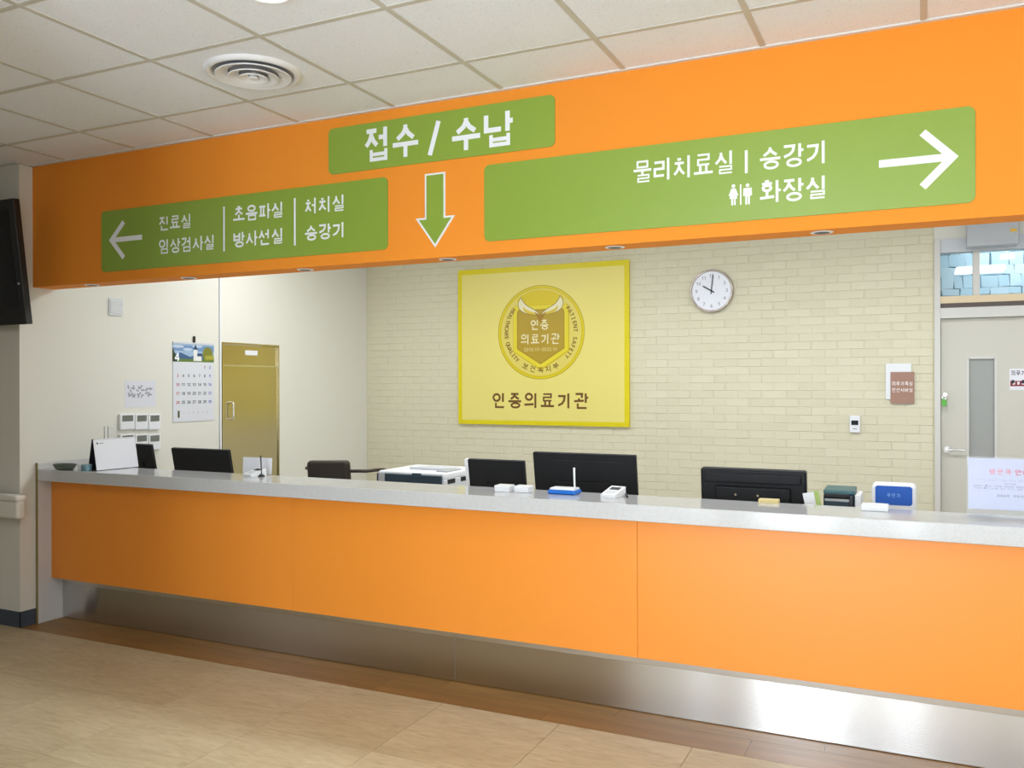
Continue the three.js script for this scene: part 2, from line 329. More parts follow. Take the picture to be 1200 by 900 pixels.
// closing walls of the lobby, with the glazed entrance behind the viewer
{
  single('wall_left_end', 'plain white wall at the far end of the lobby', 'wall', cbox(ROOM_L - 0.2, ROOM_L, 0, CEIL + 0.03, ROOM_F + 0.2, WFRONT), M.hallWhite, [0, 0, 0], 0, null, 'structure');
  single('wall_right', 'plain white wall on the entrance side of the lobby', 'wall', cbox(ROOM_R, ROOM_R + 0.2, 0, CEIL + 0.03, ROOM_F + 0.2, BZ - 0.2), M.hallWhite, [0, 0, 0], 0, null, 'structure');
  single('light_block_wall', 'added plain white wall out of view blocking window light to the left', 'wall', cbox(-2.4, -2.25, 0, CEIL + 0.03, ROOM_F, -0.6), M.hallWhite, [0, 0, 0], 0, null, 'structure');  // unseen wall added to keep window light off the left end
  const wf = thing('wall_front', 'white lobby wall with tall glazed openings facing the counter', 'wall', [0, 0, 0], 0, null, 'structure');
  // frosted panes lit by the day outside; one strip light each just inside the glass
  const open = [[-2.2, -2.05, 14], [-1.47, -1.27, 32], [-1.21, -0.84, 34], [-0.72, -0.28, 5], [-0.19, -0.06, 40], [0.08, 0.62, 3.6], [0.68, 1.3, 3.6], [1.36, 1.98, 4.5]].map(([a, b, k]) => [a, b, k * DAY]), Y0 = 0.12, Y1 = 2.5;
  let x = ROOM_L - 0.2;
  open.forEach(([a, b, k], n) => {
    part(wf, 'wall_pier', cbox(x, a, 0, CEIL + 0.03, ROOM_F, ROOM_F + 0.2), M.hallWhite);
    part(wf, 'wall_head', cbox(a, b, Y1, CEIL + 0.03, ROOM_F, ROOM_F + 0.2), M.hallWhite);
    part(wf, 'wall_foot', cbox(a, b, 0, Y0, ROOM_F, ROOM_F + 0.2), M.hallWhite);
    const w = thing('window_' + (n + 2), 'tall frosted window lit by daylight opposite the counter', 'window', [(a + b) / 2, (Y0 + Y1) / 2, ROOM_F], 0, 'entrance glazing', 'structure');
    part(w, 'pane', box(b - a, Y1 - Y0, 0.008), lampMat(L(0.95, 0.98, 1), k * 0.25), [0, 0, 0.03]);
    for (const sx of [-1, 1]) part(w, 'stile', box(0.012, Y1 - Y0, 0.05), M.grey, [sx * ((b - a) / 2 - 0.006), 0, 0.02]);
    const l = new THREE.RectAreaLight(new THREE.Color().setRGB(0.84, 0.975, 1.13), k, b - a - 0.026, Y1 - Y0 - 0.02); l.position.z = 0.02; l.name = 'daylight'; w.add(l);
    x = b;
  });
  part(wf, 'wall_pier', cbox(x, ROOM_R + 0.2, 0, CEIL + 0.03, ROOM_F, ROOM_F + 0.2), M.hallWhite);
}
// back wall of moulded brick panels
const DX0 = 0.086, DX1 = 1.07, DTOP = 2.03, TTOP = 2.64;
{
  const wb = thing('wall_back', 'cream painted moulded brick wall behind the reception', 'wall', [0, 0, 0], 0, null, 'structure');
  part(wb, 'mortar_backing', cbox(WX - 0.1, DX0, 0, CEIL + 0.03, BZ, BZ - 0.2), M.mortar);
  part(wb, 'door_header', cbox(DX0, DX1, TTOP, CEIL + 0.03, BZ, BZ - 0.2), M.wallPale);
  part(wb, 'side_wall', cbox(DX1, ROOM_R + 0.1, 0, CEIL + 0.03, BZ, BZ - 0.2), M.wallCream);
  const PX = 0.2, PY = 0.067, D = 0.0036;
  const brickGeo = (w, h, d, b, tx) => {
    const x = w / 2, y = h / 2, e = b * 2.6, f = [[-x + e, -y + b, d - tx], [x - e, -y + b, d + tx], [x - e, y - b, d + tx], [-x + e, y - b, d - tx]], k = [[-x, -y, 0], [x, -y, 0], [x, y, 0], [-x, y, 0]], pos = [];
    const q = (a, b2, c, e) => pos.push(...a, ...b2, ...c, ...a, ...c, ...e);
    q(...f); for (let i = 0; i < 4; i++) { const j = (i + 1) % 4; q(k[i], k[j], f[j], f[i]); }
    const g = new THREE.BufferGeometry(); g.setAttribute('position', new THREE.Float32BufferAttribute(pos, 3)); g.computeVertexNormals(); return uvm(g);
  };
  const full = [0, 1, 2, 3].map((k) => brickGeo(PX - 0.001, PY - 0.002, D + 0.0008 * (k - 1.5), 0.0032, (k - 1.5) * 0.0008));
  const all = [];
  for (let c = 0; c * PY < CEIL; c++) {
    const y = (c + 0.5) * PY; if (y + PY / 2 > CEIL + 0.02) break;
    for (let i = 0; ; i++) {
      let x1 = DX0 - 0.002 - (c % 2 ? PX / 2 : 0) - i * PX + (c % 2 ? 0 : 0), x0 = x1 - PX; if (x1 < WX + 0.02) break;
      x0 = Math.max(x0, WX); all.push([x0, x1, y, i]);
    }
    if (c % 2) all.push([DX0 - 0.002 - PX / 2, DX0 - 0.002, y, 0]);
  }
  const seen = all.filter(([x0, x1, y]) => { const x = (x0 + x1) / 2; if (y < 0.95 || y > 2.7) return false; if (x > -4.1 && x < -2.33 && y > 1.14 && y < 2.65) return false; return true; }).sort((a, b) => b[1] - a[1]);
  const key = new Set(seen.slice(0, 300)), rest = [];
  for (const b of all) {
    const [x0, x1, y] = b, w = x1 - x0, k = Math.floor(rnd() * 4), g = Math.abs(w - PX) < 0.002 ? full[k] : brickGeo(w - 0.001, PY - 0.002, D, 0.0032, 0);
    const cx = (x0 + x1) / 2;
    if (key.has(b)) part(wb, 'brick', g, M.brick[k % 3], [cx, y, BZ]);
    else { const c = g.clone(); c.translate(cx, y, BZ); rest.push(c); }
  }
  const o = part(wb, 'more_bricks', mergeGeometries(rest), M.brick[0]); o.userData.kind = 'stuff'; o.userData.label = 'cream bricks of the far part of the wall';
}
// door, transom light and the space behind them
{
  const d = thing('door_1', 'beige steel door with a narrow frosted pane and lever handle', 'door', [0, 0, BZ], 0, null, 'structure');
  part(d, 'door_frame', cbox(DX0, DX0 + 0.042, 0, DTOP + 0.08, 0.03, -0.12, 0.003), M.frame);
  part(d, 'door_frame', cbox(DX1 - 0.042, DX1, 0, DTOP + 0.08, 0.03, -0.12, 0.003), M.frame);
  part(d, 'door_frame', cbox(DX0 + 0.042, DX1 - 0.042, DTOP, DTOP + 0.08, 0.03, -0.12, 0.003), M.frame);
  const gx0 = onZ(1135, 450, BZ - 0.02).x, gx1 = onZ(1166, 450, BZ - 0.02).x, gy1 = onZ(1150, 420, BZ - 0.02).y, gy0 = 0.92;
  const s = new THREE.Shape(); s.moveTo(DX0 + 0.045, 0.008); s.lineTo(DX1 - 0.045, 0.008); s.lineTo(DX1 - 0.045, DTOP - 0.003); s.lineTo(DX0 + 0.045, DTOP - 0.003); s.closePath();
  const hole = new THREE.Path(); hole.moveTo(gx0, gy0); hole.lineTo(gx0, gy1); hole.lineTo(gx1, gy1); hole.lineTo(gx1, gy0); hole.closePath(); s.holes.push(hole);
  const leaf = part(d, 'door_leaf', uvm(extrude(s, 0.04)), M.doorLeaf, [0, 0, -0.06]);
  part(leaf, 'pane', cbox(gx0, gx1, gy0, gy1, 0.015, 0.021), M.frosted);
  for (const [a, b, c, e] of [[gx0 - 0.014, gx0 + 0.003, gy0 - 0.014, gy1 + 0.014], [gx1 - 0.003, gx1 + 0.014, gy0 - 0.014, gy1 + 0.014], [gx0, gx1, gy1 - 0.003, gy1 + 0.014], [gx0, gx1, gy0 - 0.014, gy0 + 0.003]]) part(leaf, 'pane_bead', cbox(a, b, c, e, 0.038, 0.046), M.frame);
  const hc = onZ(1110, 527, BZ - 0.02);
  const h = new THREE.Group(); h.name = 'lever_handle'; h.position.set(hc.x, hc.y, -0.02); d.add(h);
  part(h, 'rose', cyl(0.027, 0.027, 0.012, 28), M.chrome, [0, 0, 0.006], [Math.PI / 2, 0, 0]);
  part(h, 'spindle', cyl(0.009, 0.009, 0.05, 16), M.chrome, [0, 0, 0.03], [Math.PI / 2, 0, 0]);
  part(h, 'lever', new THREE.TubeGeometry(new THREE.CatmullRomCurve3([[0, 0, 0.052], [0.03, 0.002, 0.055], [0.08, 0.004, 0.052], [0.115, -0.002, 0.046]].map((p) => new THREE.Vector3(...p))), 16, 0.009, 10), M.chrome);

  const w = thing('window_1', 'pale blue transom window over the beige door', 'window', [0, 0, BZ], 0, null, 'structure');
  part(w, 'frame_stile', cbox(DX0, DX0 + 0.042, DTOP + 0.08, TTOP, 0.03, -0.12, 0.003), M.frame);
  part(w, 'frame_stile', cbox(DX1 - 0.042, DX1, DTOP + 0.08, TTOP, 0.03, -0.12, 0.003), M.frame);
  part(w, 'top_rail', cbox(DX0 + 0.042, DX1 - 0.042, 2.535, TTOP, 0.01, -0.1), M.lightGrey);
  const mx0 = onZ(1140, 320, BZ).x, mx1 = onZ(1148, 320, BZ).x;
  part(w, 'mullion', cbox(mx0, mx1, 2.2, 2.535, 0.01, -0.06, 0.002), M.frame);
  part(w, 'pane', cbox(DX0 + 0.042, mx0, 2.2, 2.535, -0.024, -0.03), M.glass);
  part(w, 'pane', cbox(mx1, DX1 - 0.042, 2.2, 2.535, -0.024, -0.03), M.glass);
  part(w, 'ledge', cbox(DX0 + 0.042, DX1 - 0.042, 2.145, 2.2, 0.02, -0.1, 0.002), M.woodLight, [0, 0, 0], [0, 0, 0], 'light wood ledge');
  part(w, 'ledge_base', cbox(DX0 + 0.042, DX1 - 0.042, DTOP + 0.08, 2.145, 0.012, -0.1), M.woodDark, [0, 0, 0], [0, 0, 0], 'dark brown strip under the ledge');

  // passage behind the transom, with its pale blue stone cladding
  const p = thing('wall_passage', 'pale blue stone clad passage wall seen through the transom', 'wall', [0, 0, 0], 0, null, 'structure');
  const PZ = -8.5;
  part(p, 'backing', cbox(-1.2, ROOM_R, 0, CEIL + 0.2, PZ, PZ - 0.1), std(L(0.16, 0.27, 0.34), 0.7));
  part(p, 'side_closure', cbox(-1.2, -1.1, 0, CEIL + 0.2, BZ - 0.2, PZ), M.wallPale);
  part(p, 'passage_ceiling', cbox(-1.2, ROOM_R, CEIL + 0.03, CEIL + 0.2, BZ - 0.1, PZ - 0.1), M.white);
  const stoneM = [L(0.48, 0.66, 0.76), L(0.53, 0.69, 0.78), L(0.45, 0.64, 0.74), L(0.56, 0.72, 0.80)].map((c) => std(c, 0.6, { bumpMap: rep(plasterBump, 4, 4), bumpScale: 0.002 }));
  let y = 2.05;
  while (y < 2.95) {
    const h2 = rr(0.06, 0.11); let x = -0.3 + rr(-0.1, 0);
    while (x < 1.6) {
      const w2 = rr(0.07, 0.15), j = () => rr(-0.012, 0.012), g2 = extrude(poly([[x + 0.004 + j(), y + 0.004 + j() * 0.4], [x + w2 - 0.004 + j(), y + 0.004 + j() * 0.4], [x + w2 - 0.005 + j() * 0.5, y + h2 - 0.004 + j() * 0.4], [x + 0.005 + j() * 0.5, y + h2 - 0.004 + j() * 0.4]]), 0.012, 0.003);
      part(p, 'stone', uvm(g2), stoneM[Math.floor(rnd() * 4)], [0, 0, PZ]);
      x += w2;
    }
    y += h2;
  }
}
// ================================================================ LAMPS
function panelLamp(x, z, w, d, y, power, label, group) {
  const t = thing('ceiling_light_panel', label, 'ceiling light', [x, y, z], 0, group);
  part(t, 'frame', mergeGeometries([box(w, 0.02, 0.02).translate(0, 0, d / 2 - 0.01), box(w, 0.02, 0.02).translate(0, 0, -d / 2 + 0.01), box(0.02, 0.02, d).translate(w / 2 - 0.01, 0, 0), box(0.02, 0.02, d).translate(-w / 2 + 0.01, 0, 0)]), M.white, [0, 0.005, 0]);
  part(t, 'diffuser', box(w - 0.04, 0.006, d - 0.04), lampMat(L(1, 0.98, 0.95), 1.2), [0, 0.006, 0]);
  const l = new THREE.RectAreaLight(new THREE.Color().setRGB(0.93, 0.985, 1.05), power, w - 0.05, d - 0.05);
  l.position.set(0, -0.002, 0); l.rotation.x = -Math.PI / 2; l.name = 'panel_glow'; t.add(l);
  return t;
}
for (const [i, j] of LAMPS) panelLamp(GX + (i + 2.5) * GRID, GZ + (j + 0.5) * GRID, GRID - 0.026, GRID - 0.026, CEIL + 0.008, LOBBY_LAMP, 'square light panel set flush in the lobby ceiling grid', 'lobby light panels');
for (const [i, j] of [[-8, 3], [-10, 5]]) panelLamp(GX + (i + 2.5) * GRID, GZ + (j + 0.5) * GRID, GRID - 0.026, GRID - 0.026, CEIL + 0.008, LOBBY_LAMP * 2, 'added unseen square light panel lifting the dark left side', 'added fill light panels');  // unseen panels added to brighten the left side behind the blocking wall
for (const [x, z] of [[-4.0, -5.4], [-2.2, -5.4], [-0.4, -5.4], [1.4, -5.4]]) panelLamp(x, z, 1.2, 0.6, CEIL + 0.02, OFFICE_LAMP, 'long light panel on the office ceiling behind the bulkhead', 'office light panels');
{
  // glowing bars added where the transom glass mirrors bright lamps
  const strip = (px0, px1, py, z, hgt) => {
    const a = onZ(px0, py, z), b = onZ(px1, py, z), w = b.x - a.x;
    const t = thing('reflection_bar', hgt > 0.05 ? 'added glowing bar imitating a broad lamp glowing behind the transom glass' : 'added glowing bar imitating a small lamp glowing high behind the transom glass', 'reflection', [(a.x + b.x) / 2, a.y, z]);
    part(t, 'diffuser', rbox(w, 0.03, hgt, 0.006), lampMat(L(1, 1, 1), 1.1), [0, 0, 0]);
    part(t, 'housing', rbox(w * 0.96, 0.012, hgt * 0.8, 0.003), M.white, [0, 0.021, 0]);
    part(t, 'rod', cyl(0.003, 0.003, CEIL - a.y, 8), M.white, [0, (CEIL - a.y) / 2 + 0.02, 0]);  // housing and rod are added too; a mirrored glow has neither
    const l = new THREE.RectAreaLight(0xffffff, 2.2, w, hgt); l.position.y = -0.017; l.rotation.x = -Math.PI / 2; l.name = 'reflection_glow'; t.add(l);
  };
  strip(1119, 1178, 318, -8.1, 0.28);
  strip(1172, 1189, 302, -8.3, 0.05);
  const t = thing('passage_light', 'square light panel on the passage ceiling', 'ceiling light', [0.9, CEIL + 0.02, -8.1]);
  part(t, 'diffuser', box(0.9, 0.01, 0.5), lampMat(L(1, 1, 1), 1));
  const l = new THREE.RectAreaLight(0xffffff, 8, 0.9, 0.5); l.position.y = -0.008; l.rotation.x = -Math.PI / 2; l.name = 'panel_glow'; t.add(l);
}
// lobby downlight at the top of the picture and the round air diffuser
{
  const c = [GX + 1.5 * GRID, CEIL, GZ + 0.5 * GRID];
  const t = thing('downlight', 'round lit downlight set in a ceiling tile near the air diffuser', 'downlight', c);
  part(t, 'trim_ring', new THREE.TorusGeometry(0.085, 0.01, 10, 40), M.white, [0, 0.002, 0], [Math.PI / 2, 0, 0]);
  part(t, 'lens', cyl(0.08, 0.08, 0.006, 40), lampMat(L(1, 0.98, 0.95), 2.5), [0, 0.002, 0]);
  const l = new THREE.SpotLight(new THREE.Color().setRGB(1, 0.97, 0.92), 1.6, 0, 1.2, 0.6, 2); l.position.set(0, -0.03, 0); l.target.position.set(0, -2, 0); l.shadow.radius = 3; l.name = 'downlight_glow'; t.add(l, l.target);
  const v = thing('air_diffuser', 'round white air diffuser with stepped rings in the ceiling', 'diffuser', [GX + 0.5 * GRID, CEIL, GZ - 0.5 * GRID]);
  const lat = (pts) => new THREE.LatheGeometry(pts.map(([x, y]) => new THREE.Vector2(x, y)), 56);
  part(v, 'rim', lat([[0.176, 0.003], [0.181, -0.01], [0.193, -0.015], [0.207, -0.01], [0.213, 0.004]]), M.white);
  part(v, 'throat', lat([[0, 0.0035], [0.18, 0.0035]]), M.grey);
  for (const [r0, r1, y] of [[0.112, 0.165, -0.016], [0.066, 0.11, -0.021], [0.026, 0.063, -0.025]]) part(v, 'ring', lat([[r1, y - 0.006], [r1 + 0.003, y - 0.003], [r1, y], [r0, y + 0.017], [r0 - 0.002, y + 0.012], [r1 - 0.004, y - 0.006], [r1, y - 0.006]]), M.white);
  part(v, 'hub', lat([[0, -0.03], [0.018, -0.03], [0.021, -0.027], [0.012, 0.0], [0, 0]]), M.white);
}
// small recessed spots in the soffit, all switched off
[[95, 332.5, 'at the wall corner'], [215, 325, 'before the hanging calendar'], [355, 315.5, 'under the three column sign beside the steel door'], [521, 303, 'under the tip of the down arrow'], [721, 290, 'between the certificate board and the clock'], [963, 272, 'between the clock and the transom']].forEach(([px, py, where]) => {
  const p = onY(px, py, SOFFIT), t = thing('recessed_spot', 'unlit white ringed soffit spot ' + where, 'spotlight', [p.x, SOFFIT, (FZ + FBACK) / 2], 0, 'soffit spots over the counter');
  part(t, 'ring', new THREE.LatheGeometry([[0.03, -0.001], [0.032, -0.003], [0.042, -0.0026], [0.046, -0.0002]].map(([x, y]) => new THREE.Vector2(x, y)), 32), M.white);
  part(t, 'lamp_face', cyl(0.031, 0.031, 0.003, 24), M.black, [0, -0.0017, 0]);
});

// ================================================================ RECEPTION COUNTER
const CX0 = WX + 0.022;
{
  const c = thing('reception_counter', 'long orange fronted reception counter with a steel kick plate', 'counter', [0, 0, 0]);
  const e = onX(107, 540, CX0);
  part(c, 'end_panel', cbox(WX + 0.004, CX0, 0, 1.035, SLABZ - 0.004, Math.max(e.z, -4.3), 0.0015), M.endPanel);
  part(c, 'edge_band', cbox(WX + 0.004, CX0 - 0.001, 0, 1.035, SLABZ, SLABZ - 0.004), M.edgeGold, [0, 0, 0], [0, 0, 0], 'olive brown edge band');
  part(c, 'carcass', cbox(CX0, 3.0, 0.004, SLABY - 0.001, KICKZ - 0.008, SLABB + 0.01), M.beige);
  part(c, 'carcass_rail', cbox(CX0, 3.0, PANELY + 0.03, SLABY - 0.001, PANELZ - 0.02, KICKZ - 0.008), M.gap);
  const seams = [CX0, -3.17, -1.184, 0.802, 2.788];
  for (let i = 0; i < 4; i++) part(c, 'front_panel', cbox(seams[i] + 0.0007, seams[i + 1] - 0.0007, PANELY, SLABY - 0.001, PANELZ, PANELZ - 0.02, 0.0012), M.orange);
  const ks = [CX0, -2.185, 0.78, 2.98];
  for (let i = 0; i < 3; i++) {
    const g = cbox(ks[i] + 0.0008, ks[i + 1] - 0.0008, 0.003, 0.29, KICKZ, KICKZ - 0.006, 0.001), uv = g.attributes.uv;
    for (let k = 0; k < uv.count; k++) { const a = uv.getX(k), b = uv.getY(k); uv.setXY(k, b, a); }
    const kp = part(c, 'kick_plate', g, M.steel, [0, 0, 0], [0, 0, 0], 'brushed steel kick plate');
    part(kp, 'lip', cbox(ks[i] + 0.001, ks[i + 1] - 0.001, 0.228, 0.262, KICKZ + 0.0035, KICKZ, 0.0016), M.steel);
  }
  single('countertop', 'glossy pale grey quartz worktop running along the counter', 'worktop', cbox(CX0 + 0.001, 3.0, SLABY + 0.0005, TOPY, SLABZ, SLABB, 0.004), M.quartz);
}

// ================================================================ SIGNS ON THE BULKHEAD
// each print is laid out from places read on the photograph and brought into the sign's own metres
function signBoard(name, label, px, x0, x1, y0, y1, draw) {
  const w = x1 - x0, h = y1 - y0, K = px / w, c = canvas(px, Math.round(h * K)), g = c.getContext('2d');
  g.fillStyle = '#' + M.signGreen.getHexString(); g.fillRect(0, 0, c.width, c.height);
  const at = (u, v) => { const p = onZ(u, v, FZ + 0.006); return [(p.x - x0) * K, (y1 - p.y) * K]; };
  // text box from photo: left/right px, and the top/bottom at both ends
  const text = (t, u0, u1, l0, l1, r0, r1, wt = 0.13, gap = 0.05) => { const a = at(u0, l0), b = at(u0, l1), d = at(u1, r0), e = at(u1, r1); const yt = (a[1] + d[1]) / 2, yb = (b[1] + e[1]) / 2; hangul(g, t, a[0], yt, d[0] - a[0], yb - yt, '#eef0f4', wt, gap); };
  const line = (pts, m) => { g.strokeStyle = '#eef0f4'; g.lineWidth = m * K; g.lineJoin = 'miter'; g.miterLimit = 20; g.lineCap = 'butt'; g.beginPath(); pts.forEach((p, i) => (i ? g.lineTo(...p) : g.moveTo(...p))); g.stroke(); };
  draw(g, at, text, line, K);
  const o = thing(name, label, 'sign', [(x0 + x1) / 2, (y0 + y1) / 2, FZ]);
  const tex = canvasTex(c);
  part(o, 'board', plate(w, h, 0.028, 0.006, 0.0008), phy(0xffffff, 0.34, { map: tex }));
  return o;
}
signBoard('direction_sign', 'green sign reading reception and payment above the down arrow', 1400, -2.83, -1.54, 2.642, 2.883, (g, at, text, line, K) => {
  text('접수', 427, 491, 150, 190, 141, 184, 0.15, 0.06); text('수납', 529, 602, 137, 177, 128, 172, 0.15, 0.06);
  const a = at(518, 141), b = at(504, 182); line([[a[0] - 0.02 * K, a[1]], [b[0] - 0.002 * K, b[1]]], 0.026);
});
signBoard('direction_sign', 'wide green sign with a right arrow and restroom figures', 2048, -1.909, 0.185, 2.224, 2.592, (g, at, text, line, K) => {
  text('물리치료실', 742, 861, 187, 215, 176, 204); text('승강기', 890, 970, 171, 200, 164, 192); text('화장실', 890, 970, 211, 239, 205, 233);
  let a = at(874.5, 176), b = at(874.5, 203); line([a, [a[0], b[1]]], 0.012);
  const tip = at(1122.5, 183), tail = at(1030, 191), my = tip[1]; line([[tail[0], my], [tip[0] - 0.03 * K, my]], 0.03);
  const w1 = at(1081, 156), w2 = at(1081, 220); line([[w1[0], my - (w2[1] - w1[1]) / 2], [tip[0] - 0.018 * K, my], [w1[0], my + (w2[1] - w1[1]) / 2]], 0.03);
  // restroom figures
  g.fillStyle = '#eef0f4';
  const fig = (u, v0, v1, skirt) => {
    const t = at(u, v0), q = at(u, v1), h = q[1] - t[1], x = t[0], y = t[1], s = h / 24;
    g.beginPath(); g.arc(x, y + 2 * s, 2.1 * s, 0, 7); g.fill();
    g.beginPath();
    if (skirt) { g.moveTo(x - 2.4 * s, y + 4.8 * s); g.lineTo(x + 2.4 * s, y + 4.8 * s); g.lineTo(x + 5.6 * s, y + 13 * s); g.lineTo(x + 4 * s, y + 13.4 * s); g.lineTo(x + 2.2 * s, y + 8 * s); g.lineTo(x + 4.6 * s, y + 16.5 * s); g.lineTo(x - 4.6 * s, y + 16.5 * s); g.lineTo(x - 2.2 * s, y + 8 * s); g.lineTo(x - 4 * s, y + 13.4 * s); g.lineTo(x - 5.6 * s, y + 13 * s); } else { g.moveTo(x - 4.6 * s, y + 5 * s); g.lineTo(x + 4.6 * s, y + 5 * s); g.lineTo(x + 5 * s, y + 14 * s); g.lineTo(x + 3.2 * s, y + 14 * s); g.lineTo(x + 3 * s, y + 8 * s); g.lineTo(x + 3 * s, y + 15 * s); g.lineTo(x - 3 * s, y + 15 * s); g.lineTo(x - 3 * s, y + 8 * s); g.lineTo(x - 3.2 * s, y + 14 * s); g.lineTo(x - 5 * s, y + 14 * s); }
    g.closePath(); g.fill();
    g.fillRect(x - 2.6 * s, y + 14 * s, 2.2 * s, 10 * s); g.fillRect(x + 0.4 * s, y + 14 * s, 2.2 * s, 10 * s);
  };
  fig(859.5, 216, 240.5, true); fig(876, 215, 239.5, false);
  a = at(868, 216); b = at(868, 240); line([a, [a[0], b[1]]], 0.006);
});
signBoard('direction_sign', 'green sign with a left arrow and three columns of rooms', 2048, -4.535, -2.461, 2.225, 2.595, (g, at, text, line, K) => {
  text('진료실', 186, 224.5, 254, 271, 249.5, 267); text('임상검사실', 186, 252, 281, 298.5, 273.5, 292);
  text('초음파실', 273, 332.5, 241.5, 260, 236, 255.5); text('방사선실', 273, 332.5, 272, 290.5, 266, 285.5);
  text('처치실', 357, 404.5, 231.5, 251, 227.5, 248); text('승강기', 357, 404.5, 264.5, 282.5, 258.5, 278.5);
  for (const [u, v0, v1] of [[262.4, 242, 294.5], [345.4, 232, 287.6]]) { const a = at(u, v0), b = at(u, v1); line([a, [a[0], b[1]]], 0.012); }
  const tip = at(128, 282.5), tail = at(166.5, 279), my = tip[1] - 0.004 * K; line([[tail[0], my], [tip[0] + 0.03 * K, my]], 0.03);
  const w1 = at(145, 260), w2 = at(145, 302); line([[w1[0], w1[1]], [tip[0] + 0.018 * K, my], [w1[0], w2[1]]], 0.03);
});
{
  const o = thing('down_arrow', 'green arrow with a white outline pointing down at the counter', 'arrow', [-2.184, 2.4, FZ]);
  const S = (k) => poly([[-0.058 + k, 0.185 - k], [0.058 - k, 0.185 - k], [0.058 - k, -0.033 - k], [0.112 - 2.1 * k, -0.033 - k], [0, -0.184 + 1.8 * k], [-0.112 + 2.1 * k, -0.033 - k], [-0.058 + k, -0.033 - k]]);
  part(o, 'outline', extrude(S(0), 0.004), M.white);
  part(o, 'arrow_face', extrude(S(0.0095), 0.0055), std(M.signGreen, 0.34), [0, 0, 0]);
}
